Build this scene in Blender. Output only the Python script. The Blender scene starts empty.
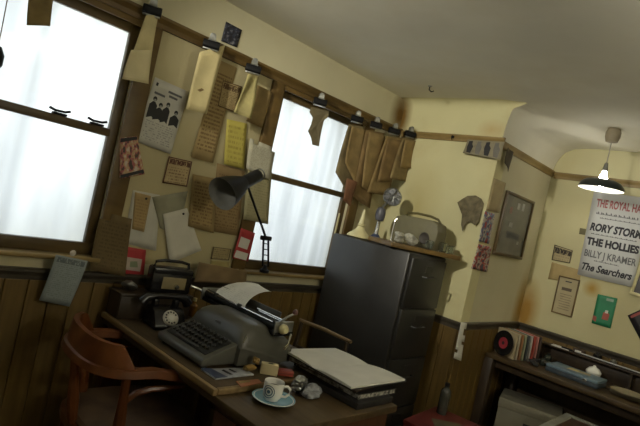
import bpy, bmesh, math, random
from mathutils import Vector, Matrix
random.seed(7)
SC = bpy.context.scene
COL = SC.collection

# ------------------------------------------------------------------ camera
F_PX = 520.0
YAW, PITCH, ROLL = math.radians(43.2), math.radians(-0.46), math.radians(12.7)
EYE = Vector((0, 0, 1.45))
_f = Vector((math.cos(YAW)*math.cos(PITCH), math.sin(YAW)*math.cos(PITCH), math.sin(PITCH)))
_r = Vector((math.sin(YAW), -math.cos(YAW), 0))
_u = _r.cross(_f)
_r2 = _r*math.cos(ROLL) + _u*math.sin(ROLL)
_u2 = _u*math.cos(ROLL) - _r*math.sin(ROLL)
cd = bpy.data.cameras.new('camera'); cam = bpy.data.objects.new('camera', cd); COL.objects.link(cam)
cd.sensor_width = 36; cd.lens = 36*F_PX/640; cd.clip_start = 0.02
cam.matrix_world = Matrix(((_r2.x, _u2.x, -_f.x, EYE.x), (_r2.y, _u2.y, -_f.y, EYE.y), (_r2.z, _u2.z, -_f.z, EYE.z), (0, 0, 0, 1)))
SC.camera = cam

# ------------------------------------------------------------------ world, lights, exposure
w = bpy.data.worlds.new('world'); SC.world = w; w.use_nodes = True
w.node_tree.nodes['Background'].inputs[0].default_value = (0.75, 0.83, 0.95, 1)
w.node_tree.nodes['Background'].inputs[1].default_value = 1.0
SC.view_settings.view_transform = 'Standard'; SC.view_settings.look = 'None'
SC.view_settings.gamma = 1; SC.view_settings.use_curve_mapping = False
SC.view_settings.exposure = 0.2
def area(name, loc, target, sx, sy, power, color):
    l = bpy.data.lights.new(name, 'AREA'); l.shape = 'RECTANGLE'; l.size = sx; l.size_y = sy
    l.energy = power; l.color = color
    o = bpy.data.objects.new(name, l); COL.objects.link(o); o.location = loc
    o.rotation_euler = (Vector(target)-Vector(loc)).to_track_quat('-Z', 'Y').to_euler()
    return o
DAY = (0.97, 0.99, 1.0)
area('daylight_left_window', (1.02, 2.85, 1.72), (0.85, 2.42, 1.52), 0.6, 1.1, 7.2, DAY)
area('daylight_right_window', (2.20, 2.95, 1.75), (2.32, 2.42, 1.52), 0.7, 1.1, 6.0, DAY)
FILL_TINT = (1.0, 0.95, 0.80)

# ------------------------------------------------------------------ pixel helpers (photograph is 640 x 426)
def ray(p): return _r2*((p[0]-320)/F_PX) - _u2*((p[1]-213)/F_PX) + _f
def onx(p, x): d = ray(p); return EYE + d*(x/d.x)
def ony(p, y): d = ray(p); return EYE + d*(y/d.y)
def onz(p, z): d = ray(p); return EYE + d*((z-EYE.z)/d.z)

# ------------------------------------------------------------------ room dimensions
WY = 2.35      # window wall
CX = 3.15      # chimney breast front
CY = 1.535     # chimney breast side
EX = 4.10      # end wall
BX, BY = -1.6, -2.3
CZ = 2.385     # ceiling
RZ0, RZ1 = 2.108, 2.165   # picture rail
DZ = 0.93      # dado top
GY = 2.385     # glass plane

# ------------------------------------------------------------------ materials
MATS = {}
def newmat(name):
    m = bpy.data.materials.new(name); m.use_nodes = True
    nt = m.node_tree; b = nt.nodes['Principled BSDF']; MATS[name] = m
    return m, nt, b
def rgba(c): return (c[0], c[1], c[2], 1)
def noise_mix(nt, coord, scale, c1, c2, lo=0.35, hi=0.65, detail=5, stretch=None):
    n = nt.nodes.new('ShaderNodeTexNoise'); n.inputs['Scale'].default_value = scale; n.inputs['Detail'].default_value = detail
    if stretch:
        mp = nt.nodes.new('ShaderNodeMapping'); mp.inputs['Scale'].default_value = stretch
        nt.links.new(coord, mp.inputs['Vector']); nt.links.new(mp.outputs[0], n.inputs['Vector'])
    else: nt.links.new(coord, n.inputs['Vector'])
    r = nt.nodes.new('ShaderNodeValToRGB'); r.color_ramp.elements[0].position = lo; r.color_ramp.elements[1].position = hi
    r.color_ramp.elements[0].color = rgba(c1); r.color_ramp.elements[1].color = rgba(c2)
    nt.links.new(n.outputs['Fac'], r.inputs[0])
    return r.outputs[0], n.outputs['Fac']
def mixc(nt, fac, a, b, mode='MIX'):
    m = nt.nodes.new('ShaderNodeMix'); m.data_type = 'RGBA'; m.blend_type = mode
    for sock, v in ((m.inputs[0], fac), (m.inputs[6], a), (m.inputs[7], b)):
        if hasattr(v, 'node'): nt.links.new(v, sock)
        elif isinstance(v, (int, float)): sock.default_value = v
        else: sock.default_value = rgba(v)
    return m.outputs[2]
def math_n(nt, op, a, b=None, clamp=False):
    m = nt.nodes.new('ShaderNodeMath'); m.operation = op; m.use_clamp = clamp
    for i, v in enumerate((a, b)):
        if v is None: continue
        if hasattr(v, 'node'): nt.links.new(v, m.inputs[i])
        else: m.inputs[i].default_value = v
    return m.outputs[0]
def bump(nt, b, h, strength=0.2, dist=0.01):
    bp = nt.nodes.new('ShaderNodeBump'); bp.inputs['Strength'].default_value = strength; bp.inputs['Distance'].default_value = dist
    nt.links.new(h, bp.inputs['Height']); nt.links.new(bp.outputs[0], b.inputs['Normal'])
def coord(nt, kind='Object'):
    return nt.nodes.new('ShaderNodeTexCoord').outputs[kind]
def plain(name, c, rough=0.6, metal=0.0, var=0.25, scale=14, spec=0.5, bmp=0.0):
    if name in MATS: return MATS[name]
    m, nt, b = newmat(name)
    co = coord(nt)
    d = tuple(x*(1-var) for x in c)
    out, fac = noise_mix(nt, co, scale, d, c)
    nt.links.new(out, b.inputs['Base Color']); b.inputs['Roughness'].default_value = rough
    b.inputs['Metallic'].default_value = metal; b.inputs['Specular IOR Level'].default_value = spec
    if bmp: bump(nt, b, fac, bmp, 0.003)
    return m
def wood(name, c1, c2, rough=0.5, stretch=(1, 1, 12), scale=4, spec=0.4):
    if name in MATS: return MATS[name]
    m, nt, b = newmat(name); co = coord(nt)
    out, fac = noise_mix(nt, co, scale, c1, c2, 0.3, 0.7, 6, stretch)
    blot, _ = noise_mix(nt, co, 2.2, (0.6, 0.6, 0.6), (1, 1, 1), 0.35, 0.65)
    nt.links.new(mixc(nt, 1.0, out, blot, 'MULTIPLY'), b.inputs['Base Color'])
    b.inputs['Roughness'].default_value = rough; b.inputs['Specular IOR Level'].default_value = spec
    bump(nt, b, fac, 0.12, 0.004)
    return m
def paint(name, c, stain, amount=0.5, rough=0.75, patches=()):
    """painted plaster with nicotine stains; patches = (centre xyz, radii xyz, colour, strength) are stains with a place of their own"""
    m, nt, b = newmat(name); co = coord(nt)
    base, _ = noise_mix(nt, co, 1.6, c, tuple(x*0.86 for x in c), 0.35, 0.7, 4)
    n = nt.nodes.new('ShaderNodeTexNoise'); n.inputs['Scale'].default_value = 2.3; n.inputs['Detail'].default_value = 6; n.inputs['Roughness'].default_value = 0.65
    nt.links.new(co, n.inputs['Vector'])
    f = math_n(nt, 'MULTIPLY', math_n(nt, 'SUBTRACT', n.outputs['Fac'], 0.48, True), 2.2*amount, True)
    col = mixc(nt, f, base, stain)
    for ctr, rad, pc, st in patches:
        mp = nt.nodes.new('ShaderNodeMapping'); mp.vector_type = 'TEXTURE'
        mp.inputs['Location'].default_value = ctr; mp.inputs['Scale'].default_value = rad
        nt.links.new(co, mp.inputs['Vector'])
        ln = nt.nodes.new('ShaderNodeVectorMath'); ln.operation = 'LENGTH'; nt.links.new(mp.outputs[0], ln.inputs[0])
        g = math_n(nt, 'SUBTRACT', 1.0, ln.outputs['Value'], True)
        g = math_n(nt, 'MULTIPLY', math_n(nt, 'MULTIPLY', g, math_n(nt, 'ADD', n.outputs['Fac'], 0.35)), st*1.6, True)
        col = mixc(nt, g, col, pc)
    nt.links.new(col, b.inputs['Base Color']); b.inputs['Roughness'].default_value = rough
    b.inputs['Specular IOR Level'].default_value = 0.3
    n2 = nt.nodes.new('ShaderNodeTexNoise'); n2.inputs['Scale'].default_value = 60; nt.links.new(co, n2.inputs['Vector'])
    bump(nt, b, n2.outputs['Fac'], 0.08, 0.004)
    return m
def printed(name, base, ink, lines=18, left=0.1, right=0.9, top=0.12, bot=0.92, header=0.0, border=0.0, hdr=None, dens=0.5, var=0.12, amt=0.8):
    """paper with rows of small print (flat print), optional dark header band and border rule; uses the sheet's UV"""
    if name in MATS: return MATS[name]
    m, nt, b = newmat(name); uv = coord(nt, 'UV')
    sp = nt.nodes.new('ShaderNodeSeparateXYZ'); nt.links.new(uv, sp.inputs[0])
    u, v = sp.outputs[0], sp.outputs[1]
    co = coord(nt)
    base_c, _ = noise_mix(nt, co, 9, tuple(x*(1-var) for x in base), base)
    fr = math_n(nt, 'FRACT', math_n(nt, 'MULTIPLY', v, lines))
    row = math_n(nt, 'FLOOR', math_n(nt, 'MULTIPLY', v, lines))
    on = math_n(nt, 'LESS_THAN', fr, 0.5)
    cx = nt.nodes.new('ShaderNodeCombineXYZ')
    nt.links.new(math_n(nt, 'MULTIPLY', u, 22), cx.inputs[0]); nt.links.new(math_n(nt, 'MULTIPLY', row, 7.31), cx.inputs[1])
    nz = nt.nodes.new('ShaderNodeTexNoise'); nz.inputs['Scale'].default_value = 1.0; nz.inputs['Detail'].default_value = 2; nt.links.new(cx.outputs[0], nz.inputs['Vector'])
    wd = math_n(nt, 'GREATER_THAN', nz.outputs['Fac'], 1-dens)
    mask = math_n(nt, 'MULTIPLY', on, wd)
    for a, op, lim in ((u, 'GREATER_THAN', left), (u, 'LESS_THAN', right), (v, 'GREATER_THAN', top), (v, 'LESS_THAN', bot)):
        mask = math_n(nt, 'MULTIPLY', mask, math_n(nt, op, a, lim))
    col = mixc(nt, math_n(nt, 'MULTIPLY', mask, amt), base_c, ink)
    if header:
        h = math_n(nt, 'LESS_THAN', v, header)
        h = math_n(nt, 'MULTIPLY', h, math_n(nt, 'GREATER_THAN', v, header*0.25))
        h = math_n(nt, 'MULTIPLY', h, math_n(nt, 'GREATER_THAN', u, 0.06)); h = math_n(nt, 'MULTIPLY', h, math_n(nt, 'LESS_THAN', u, 0.94))
        h = math_n(nt, 'MULTIPLY', h, math_n(nt, 'GREATER_THAN', nz.outputs['Fac'], 0.42))
        col = mixc(nt, h, col, hdr or ink)
    if border:
        d = math_n(nt, 'MINIMUM', math_n(nt, 'MINIMUM', u, math_n(nt, 'SUBTRACT', 1.0, u)), math_n(nt, 'MINIMUM', v, math_n(nt, 'SUBTRACT', 1.0, v)))
        e = math_n(nt, 'MULTIPLY', math_n(nt, 'LESS_THAN', d, border), math_n(nt, 'GREATER_THAN', d, border*0.15))
        col = mixc(nt, e, col, hdr or ink)
    nt.links.new(col, b.inputs['Base Color']); b.inputs['Roughness'].default_value = 0.8; b.inputs['Specular IOR Level'].default_value = 0.2
    return m
def blotch(name, cols, scale=20, rough=0.6):
    """printed colour picture: irregular patches of the given colours"""
    if name in MATS: return MATS[name]
    m, nt, b = newmat(name); co = coord(nt, 'UV')
    n = nt.nodes.new('ShaderNodeTexNoise'); n.inputs['Scale'].default_value = scale; n.inputs['Detail'].default_value = 3; nt.links.new(co, n.inputs['Vector'])
    r = nt.nodes.new('ShaderNodeValToRGB'); r.color_ramp.interpolation = 'CONSTANT'
    el = r.color_ramp.elements
    k = len(cols)
    el[0].position = 0; el[0].color = rgba(cols[0]); el[1].position = 0.34+0.32/k; el[1].color = rgba(cols[1])
    for i in range(2, k):
        e = el.new(0.34+0.32*i/k); e.color = rgba(cols[i])
    nt.links.new(n.outputs['Fac'], r.inputs[0]); nt.links.new(r.outputs[0], b.inputs['Base Color']); b.inputs['Roughness'].default_value = rough
    return m
def emis(name, c, s):
    m, nt, b = newmat(name)
    b.inputs['Base Color'].default_value = rgba(c); b.inputs['Emission Color'].default_value = rgba(c); b.inputs['Emission Strength'].default_value = s
    return m
def glassy(name, c, rough=0.05, alpha=0.35):
    """thin clear glass: see-through with a glossy coat"""
    m, nt, b = newmat(name)
    b.inputs['Base Color'].default_value = rgba(c); b.inputs['Roughness'].default_value = rough
    b.inputs['Alpha'].default_value = alpha; b.inputs['Specular IOR Level'].default_value = 0.8
    return m

YEL = (0.66, 0.56, 0.27)
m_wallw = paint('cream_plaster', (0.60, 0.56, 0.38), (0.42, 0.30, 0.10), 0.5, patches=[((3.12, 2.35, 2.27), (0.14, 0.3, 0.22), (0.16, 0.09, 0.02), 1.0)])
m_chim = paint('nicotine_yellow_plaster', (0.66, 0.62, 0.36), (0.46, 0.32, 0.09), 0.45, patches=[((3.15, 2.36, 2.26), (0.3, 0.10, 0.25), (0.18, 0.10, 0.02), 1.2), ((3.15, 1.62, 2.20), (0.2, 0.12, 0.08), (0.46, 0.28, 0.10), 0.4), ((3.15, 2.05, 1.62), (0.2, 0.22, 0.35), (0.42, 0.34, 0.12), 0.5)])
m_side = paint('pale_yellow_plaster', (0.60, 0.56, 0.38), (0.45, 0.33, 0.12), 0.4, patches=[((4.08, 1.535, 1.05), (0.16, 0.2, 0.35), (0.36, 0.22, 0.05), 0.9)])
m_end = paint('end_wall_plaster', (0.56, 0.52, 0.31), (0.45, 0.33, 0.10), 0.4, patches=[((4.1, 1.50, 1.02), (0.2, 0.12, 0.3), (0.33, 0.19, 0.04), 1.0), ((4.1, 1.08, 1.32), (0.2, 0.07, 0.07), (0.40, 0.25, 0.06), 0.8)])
m_ceil = paint('ceiling_plaster', (0.84, 0.81, 0.68), (0.66, 0.58, 0.38), 0.4)
m_trim = wood('brown_painted_trim', (0.11, 0.065, 0.018), (0.20, 0.125, 0.038), 0.45, (1, 1, 3))
m_rail = wood('ochre_picture_rail', (0.22, 0.145, 0.045), (0.34, 0.24, 0.09), 0.5, (1, 1, 3))
m_sash = wood('dark_brown_sash', (0.075, 0.048, 0.016), (0.13, 0.085, 0.03), 0.4, (1, 1, 3))
m_dado = wood('grey_brown_dado', (0.04, 0.033, 0.024), (0.08, 0.068, 0.05), 0.4, (1, 1, 3))
m_plank = wood('stained_wainscot', (0.115, 0.070, 0.016), (0.20, 0.125, 0.034), 0.5, (9, 9, 0.7))
m_floor = wood('floor_boards_dark', (0.04, 0.025, 0.012), (0.08, 0.05, 0.025), 0.6, (0.7, 9, 1))
m_desk = wood('worn_desk_oak', (0.055, 0.036, 0.016), (0.105, 0.070, 0.034), 0.42, (9, 0.8, 9))
m_deskedge = wood('worn_pale_desk_edge', (0.17, 0.11, 0.045), (0.30, 0.205, 0.09), 0.5, (9, 0.8, 9))
m_ped = wood('red_brown_pedestal', (0.06, 0.022, 0.010), (0.11, 0.042, 0.019), 0.45, (9, 9, 0.8))
m_chair = wood('polished_chair_wood', (0.12, 0.036, 0.010), (0.21, 0.070, 0.022), 0.32, (3, 3, 3))
m_darkwood = wood('dark_wood', (0.03, 0.02, 0.012), (0.06, 0.04, 0.022), 0.45, (4, 4, 1))
m_leather = plain('worn_leather', (0.16, 0.10, 0.06), 0.55, var=0.5, scale=9, bmp=0.2)
m_black = plain('black_metal', (0.011, 0.011, 0.012), 0.5, var=0.3, spec=0.18)
m_bakelite = plain('black_bakelite', (0.012, 0.011, 0.012), 0.25, var=0.2)
m_chrome = plain('chrome', (0.72, 0.72, 0.70), 0.22, 1.0, 0.15)
m_steel = plain('dull_steel', (0.42, 0.43, 0.42), 0.35, 1.0, 0.3)
m_cabinet = plain('dark_grey_steel_cabinet', (0.026, 0.025, 0.023), 0.40, 0.0, 0.25, 5, 0.5)
m_type = plain('grey_typewriter_enamel', (0.082, 0.080, 0.066), 0.40, 0.0, 0.15, 10, 0.5)
m_white = plain('white_china', (0.78, 0.78, 0.74), 0.15, var=0.05)
m_blue = plain('pale_blue_china', (0.22, 0.42, 0.52), 0.18, var=0.15)
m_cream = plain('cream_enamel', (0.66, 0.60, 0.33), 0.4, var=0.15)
m_paperw = plain('white_paper', (0.66, 0.65, 0.60), 0.8, var=0.08)
m_papery = plain('yellowed_paper', (0.60, 0.52, 0.28), 0.8, var=0.2, scale=10)
m_paperb = plain('brown_old_paper', (0.24, 0.155, 0.06), 0.8, var=0.35, scale=14)
m_paperb2 = plain('tan_old_paper', (0.31, 0.215, 0.085), 0.8, var=0.35, scale=12)
m_ink = plain('black_ink', (0.02, 0.02, 0.022), 0.7)
m_red = plain('red_ink', (0.55, 0.10, 0.09), 0.7)
m_redcard = plain('red_card', (0.42, 0.03, 0.035), 0.5, var=0.2)
m_greycrumple = plain('grey_film', (0.30, 0.31, 0.34), 0.3, var=0.5, scale=30)

# ------------------------------------------------------------------ mesh helpers
def new_obj(name, me, mat, parent=None, loc=None, rot=None):
    o = bpy.data.objects.new(name, me); COL.objects.link(o)
    if mat is not None and not me.materials: me.materials.append(mat)
    if parent is not None: o.parent = parent
    if loc is not None: o.location = loc
    if rot is not None: o.rotation_euler = rot
    return o
def from_bm(name, bm, mat, parent=None, smooth=False, loc=None, rot=None):
    bmesh.ops.recalc_face_normals(bm, faces=bm.faces)
    me = bpy.data.meshes.new(name); bm.to_mesh(me); bm.free()
    if smooth:
        for p in me.polygons: p.use_smooth = True
        if hasattr(me, 'set_sharp_from_angle'): me.set_sharp_from_angle(angle=math.radians(38))
    return new_obj(name, me, mat, parent, loc, rot)
def add_box(bm, a, b, bev=0.0, mtx=None):
    g = bmesh.ops.create_cube(bm, size=1)['verts']
    s = [b[i]-a[i] for i in range(3)]; c = [(a[i]+b[i])/2 for i in range(3)]
    for v in g: v.co = Vector((v.co.x*s[0]+c[0], v.co.y*s[1]+c[1], v.co.z*s[2]+c[2]))
    if bev:
        es = list({e for v in g for e in v.link_edges})
        r = bmesh.ops.bevel(bm, geom=es, offset=bev, segments=2, affect='EDGES', profile=0.5)
        g = list({v for f in r['faces'] for v in f.verts} | {v for v in g if v.is_valid})
    if mtx is not None:
        for v in g: v.co = mtx @ v.co
    return g
def box(name, a, b, mat, parent=None, bev=0.0, mtx=None):
    bm = bmesh.new(); add_box(bm, a, b, bev, mtx)
    return from_bm(name, bm, mat, parent, bev > 0)
def add_lathe(bm, prof, seg=24, mtx=None):
    rings = []
    for r, z in prof:
        if r < 1e-6: rings.append([bm.verts.new((0, 0, z))])
        else: rings.append([bm.verts.new((r*math.cos(2*math.pi*i/seg), r*math.sin(2*math.pi*i/seg), z)) for i in range(seg)])
    for A, B in zip(rings, rings[1:]):
        for i in range(seg):
            j = (i+1) % seg
            if len(A) == 1 and len(B) == 1: continue
            if len(A) == 1: bm.faces.new((A[0], B[i], B[j]))
            elif len(B) == 1: bm.faces.new((A[i], A[j], B[0]))
            else: bm.faces.new((A[i], A[j], B[j], B[i]))
    if mtx is not None:
        for R in rings:
            for v in R: v.co = mtx @ v.co
def lathe(name, prof, mat, parent=None, seg=24, mtx=None, smooth=True, loc=None, rot=None):
    bm = bmesh.new(); add_lathe(bm, prof, seg, mtx); return from_bm(name, bm, mat, parent, smooth, loc, rot)
def add_tube(bm, pts, rad, seg=8, closed=False, flat=1.0):
    pts = [Vector(p) for p in pts]; n = len(pts); rings = []
    if not isinstance(rad, (list, tuple)): rad = [rad]*n
    up = Vector((0, 0, 1))
    for i, p in enumerate(pts):
        if closed: t = pts[(i+1) % n]-pts[i-1]
        else: t = pts[min(i+1, n-1)]-pts[max(i-1, 0)]
        t.normalize()
        ref = up if abs(t.z) < 0.95 else Vector((1, 0, 0))
        a = t.cross(ref).normalized(); b = a.cross(t).normalized()
        rings.append([bm.verts.new(p+a*math.cos(2*math.pi*k/seg)*rad[i]+b*math.sin(2*math.pi*k/seg)*rad[i]*flat) for k in range(seg)])
    m = n if closed else n-1
    for i in range(m):
        A, B = rings[i], rings[(i+1) % n]
        for k in range(seg): bm.faces.new((A[k], A[(k+1) % seg], B[(k+1) % seg], B[k]))
    if not closed:
        bm.faces.new(rings[0]); bm.faces.new(list(reversed(rings[-1])))
def tube(name, pts, rad, mat, parent=None, seg=8, closed=False, flat=1.0):
    bm = bmesh.new(); add_tube(bm, pts, rad, seg, closed, flat); return from_bm(name, bm, mat, parent, True)
def prism(name, poly, mat, parent=None, axis='z', lo=0, hi=1, bev=0.0, mtx=None):
    """extrude a 2D polygon along axis"""
    bm = bmesh.new()
    def p3(a, b, c):
        return {'z': (a, b, c), 'y': (a, c, b), 'x': (c, a, b)}[axis]
    A = [bm.verts.new(p3(x, y, lo)) for x, y in poly]; B = [bm.verts.new(p3(x, y, hi)) for x, y in poly]
    bm.faces.new(A); bm.faces.new(list(reversed(B)))
    for i in range(len(A)): bm.faces.new((A[i], A[(i+1) % len(A)], B[(i+1) % len(A)], B[i]))
    if bev: bmesh.ops.bevel(bm, geom=list(bm.edges), offset=bev, segments=2, affect='EDGES', profile=0.5)
    if mtx is not None:
        for v in bm.verts: v.co = mtx @ v.co
    return from_bm(name, bm, mat, parent, bev > 0)
def tag(o, label, cat, group=None):
    o['label'] = label; o['category'] = cat
    if group: o['group'] = group
    return o
def struct(o): o['kind'] = 'structure'; return o
def empty(name, loc=(0, 0, 0), rz=0.0):
    o = bpy.data.objects.new(name, None); COL.objects.link(o); o.location = loc; o.rotation_euler = (0, 0, rz); o.empty_display_size = 0.05
    return o
def thing(name, label, cat, loc=(0, 0, 0), rz=0.0, group=None): return tag(empty(name, loc, rz), label, cat, group)

_layer = [0]
def sheet_mesh(name, q, normal, off=0.004, curl=0.0, wave=0.0, nu=6, nv=8, th=0.0009, cut=None, side=0.0):
    """a sheet of paper: q = corners TL, TR, BR, BL in world space; bends away from the surface along normal"""
    q = [Vector(p) for p in q]; normal = Vector(normal).normalized()
    bm = bmesh.new(); uvl = bm.loops.layers.uv.new('UVMap')
    ph = random.uniform(0, 6)
    V = {}
    def uvp(u, v):
        p = (q[0]*(1-u)+q[1]*u)*(1-v)+(q[3]*(1-u)+q[2]*u)*v
        d = off + curl*max(v, 0)**2.2 + side*(2*u-1)**2*v + wave*(0.5+0.5*math.sin(ph+u*5+v*3))
        return p + normal*d
    for j in range(nv+1):
        for i in range(nu+1):
            V[i, j] = bm.verts.new(uvp(i/nu, j/nv))
    for j in range(nv):
        for i in range(nu):
            if cut and cut((i+0.5)/nu, (j+0.5)/nv): continue
            f = bm.faces.new((V[i, j], V[i+1, j], V[i+1, j+1], V[i, j+1]))
            for l, (a, b) in zip(f.loops, ((i, j), (i+1, j), (i+1, j+1), (i, j+1))): l[uvl].uv = (a/nu, b/nv)
            f.smooth = True
    for v in [v for v in bm.verts if not v.link_faces]: bm.verts.remove(v)
    # give it thickness towards the wall
    bm.normal_update()
    ret = bmesh.ops.extrude_face_region(bm, geom=list(bm.faces))
    for v in [g for g in ret['geom'] if isinstance(g, bmesh.types.BMVert)]: v.co += normal*th
    bmesh.ops.recalc_face_normals(bm, faces=bm.faces)
    me = bpy.data.meshes.new(name); bm.to_mesh(me); bm.free()
    return me, uvp
def poly_sheet(name, pts, normal, mat, label, cat, th=0.0012, group=None):
    """torn or odd-shaped paper: outline points carry (position, distance from the surface)"""
    normal = Vector(normal); P = [Vector(p)+normal*d for p, d in pts]
    c = sum(P, Vector())/len(P); bm = bmesh.new()
    ring = [bm.verts.new(p) for p in P]; inner = [bm.verts.new(p.lerp(c, 0.5)+normal*random.uniform(-0.003, 0.006)) for p in P]; cv = bm.verts.new(c)
    n = len(P)
    for i in range(n):
        j = (i+1) % n
        bm.faces.new((ring[i], ring[j], inner[j], inner[i])); bm.faces.new((inner[i], inner[j], cv))
    top = {v: bm.verts.new(v.co-normal*th) for v in list(bm.verts)}
    for f in list(bm.faces): bm.faces.new([top[v] for v in reversed(f.verts)])
    for i in range(n): bm.faces.new((ring[i], top[ring[i]], top[ring[(i+1) % n]], ring[(i+1) % n]))
    o = from_bm(name, bm, mat, None, False); return tag(o, label, cat, group)
NW, NC, NS, NE = Vector((0, -1, 0)), Vector((-1, 0, 0)), Vector((0, -1, 0)), Vector((-1, 0, 0))
def sheet(name, px, wall, mat, label, cat, off=0.004, group=None, **kw):
    un = {'window': lambda p: ony(p, WY-off), 'chimney': lambda p: onx(p, CX-off), 'side': lambda p: ony(p, CY-off), 'end': lambda p: onx(p, EX-off)}[wall]
    nr = {'window': NW, 'chimney': NC, 'side': NS, 'end': NE}[wall]
    q = [un(p) for p in px]
    me, uvp = sheet_mesh(name, q, nr, 0.0, **kw)
    o = new_obj(name, me, mat); tag(o, label, cat, group)
    return o, uvp, nr
def pin(o, pos, nr, mat=None, r=0.006):
    m = Matrix.Translation(pos) @ nr.to_track_quat('Z', 'Y').to_matrix().to_4x4()
    lathe('pin', [(0, 0.006), (r*0.7, 0.0055), (r, 0.003), (r*0.9, 0.0), (0, 0)], mat or m_ink, o, 10, m)
def patch(o, uvp, nr, poly, mat, name='print', lift=0.0016):
    """flat printed shape lying on a sheet; poly in the sheet's (u, v)"""
    bm = bmesh.new(); vs = [bm.verts.new(uvp(u, v)+nr*lift) for u, v in poly]
    bm.faces.new(vs)
    me = bpy.data.meshes.new(name); bm.to_mesh(me); bm.free()
    return new_obj(name, me, mat, o)
def lettering(text, o, uvp, nr, u0, v0, u1, height, mat, shear=0.0, bold=0.0, lift=0.0022, name='lettering'):
    """real letters laid on a sheet from (u0, v0 baseline) to u1 with cap height in metres"""
    cu = bpy.data.curves.new('t', 'FONT'); cu.body = text; cu.size = 1.0; cu.shear = shear; cu.offset = bold; cu.resolution_u = 3
    t = bpy.data.objects.new('t', cu); COL.objects.link(t)
    dg = bpy.context.evaluated_depsgraph_get(); me = bpy.data.meshes.new_from_object(t.evaluated_get(dg))
    bpy.data.objects.remove(t); bpy.data.curves.remove(cu)
    xs = [v.co.x for v in me.vertices]; x0, x1 = min(xs), max(xs)
    A = uvp(u0, v0); B = uvp(u1, v0); dx = (B-A); up = (uvp(u0, v0-0.05)-A).normalized()
    for v in me.vertices:
        k = (v.co.x-x0)/(x1-x0)
        v.co = A + dx*k + up*(v.co.y/0.70*height) + nr*lift
    me.name = name; me.materials.clear()
    return new_obj(name, me, mat, o)

# ================================================================== THE SETTING
struct(box('floor', (BX, BY, -0.1), (EX, WY, 0), m_floor))
for k in range(22):      # boards over the floor slab
    y0 = BY + k*0.2114
    b = box('floor_board', (BX+0.002, y0+0.002, -0.001), (EX-0.002, min(y0+0.2094, WY), 0.006), m_floor, bpy.data.objects['floor'])
# window glass extents
W1 = (0.10, 1.031); W2 = (2.000, 2.717); GZ0, GZ1, GM = 1.062, 2.043, 1.578
FR = 0.045
def wall_with_holes():
    bm = bmesh.new(); y0, y1 = WY, WY+0.2
    xs = [BX, W1[0]-FR, W1[1]+FR, W2[0]-FR, W2[1]+FR, EX+0.1]
    zb, zt = GZ0-0.07, GZ1+0.045
    add_box(bm, (xs[0], y0, 0), (xs[5], y1, zb)); add_box(bm, (xs[0], y0, zt), (xs[5], y1, CZ+0.1))
    for i in (0, 2, 4): add_box(bm, (xs[i], y0, zb), (xs[i+1], y1, zt))
    return from_bm('wall_window', bm, m_wallw)
struct(wall_with_holes())
# chimney breast: front face up to the ceiling with the cove cut out of its corner, and the side face
COVE = [(0.0, 2.125), (0.010, 2.181), (0.029, 2.231), (0.063, 2.281), (0.12, 2.312), (0.20, 2.326), (0.30, 2.328)]
struct(box('wall_chimney', (CX, CY, 0), (CX+0.12, WY, CZ+0.05), m_chim))
struct(box('wall_side', (CX+0.121, CY, 0), (EX, CY+0.1, CZ+0.05), m_side))
struct(box('wall_end', (EX, BY, 0), (EX+0.12, CY+0.1, CZ+0.05), m_end))
struct(box('wall_back', (BX, BY-0.12, 0), (EX+0.12, BY, CZ+0.05), m_wallw))
struct(box('wall_left', (BX-0.12, BY-0.12, 0), (BX, WY+0.2, CZ+0.05), m_wallw))
struct(box('ceiling', (BX, BY, CZ), (CX, WY, CZ+0.1), m_ceil))
def alcove_ceiling():
    """plaster over the recess: a quarter-round cove along the side wall; a soft step runs slantwise from the chimney corner to the end wall"""
    bm = bmesh.new(); rows = []; nx = 30
    A0, B0 = Vector((3.20, 1.53)), Vector((4.1, 0.90)); t0 = (B0-A0).normalized(); n0 = Vector((-t0.y, t0.x))
    def top(x, y):
        d = (Vector((x, y))-A0).dot(n0); k = max(0.0, min(1.0, d/0.09+0.1)); k = k*k*(3-2*k)
        return CZ-0.0005-0.0565*k
    dys = []
    for (d0, z0), (d1, z1) in zip(COVE, COVE[1:]):
        for j in range(3): dys.append((d0+(d1-d0)*j/3, z0+(z1-z0)*j/3))
    dys.append(COVE[-1])
    ys = [(CY-d, (z-2.125)/0.203) for d, z in dys] + [(CY-0.30-0.03*j, 1.0) for j in range(1, 24)] + [(0.2, 1.0), (-0.8, 1.0), (BY, 1.0)]
    for i in range(nx+1):
        x = CX+(EX-CX)*i/nx
        f = 0.34+0.66*min(1, (i/nx)*1.5)**0.8     # the cove is tighter at the chimney corner
        rows.append([bm.verts.new((x, CY-(CY-y)*f if CY-y <= 0.3 else y, 2.125+k*(top(x, y)-2.125))) for y, k in ys])
    for A, B in zip(rows, rows[1:]):
        for k in range(len(A)-1): bm.faces.new((A[k], B[k], B[k+1], A[k+1]))
    up = [[bm.verts.new((v.co.x, v.co.y+0.02, v.co.z+0.06)) for v in R] for R in rows]
    for A, B in zip(up, up[1:]):
        for k in range(len(A)-1): bm.faces.new((A[k], A[k+1], B[k+1], B[k]))
    o = from_bm('ceiling_alcove', bm, m_ceil)
    for p in o.data.polygons: p.use_smooth = True
    return o
struct(alcove_ceiling())
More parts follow.
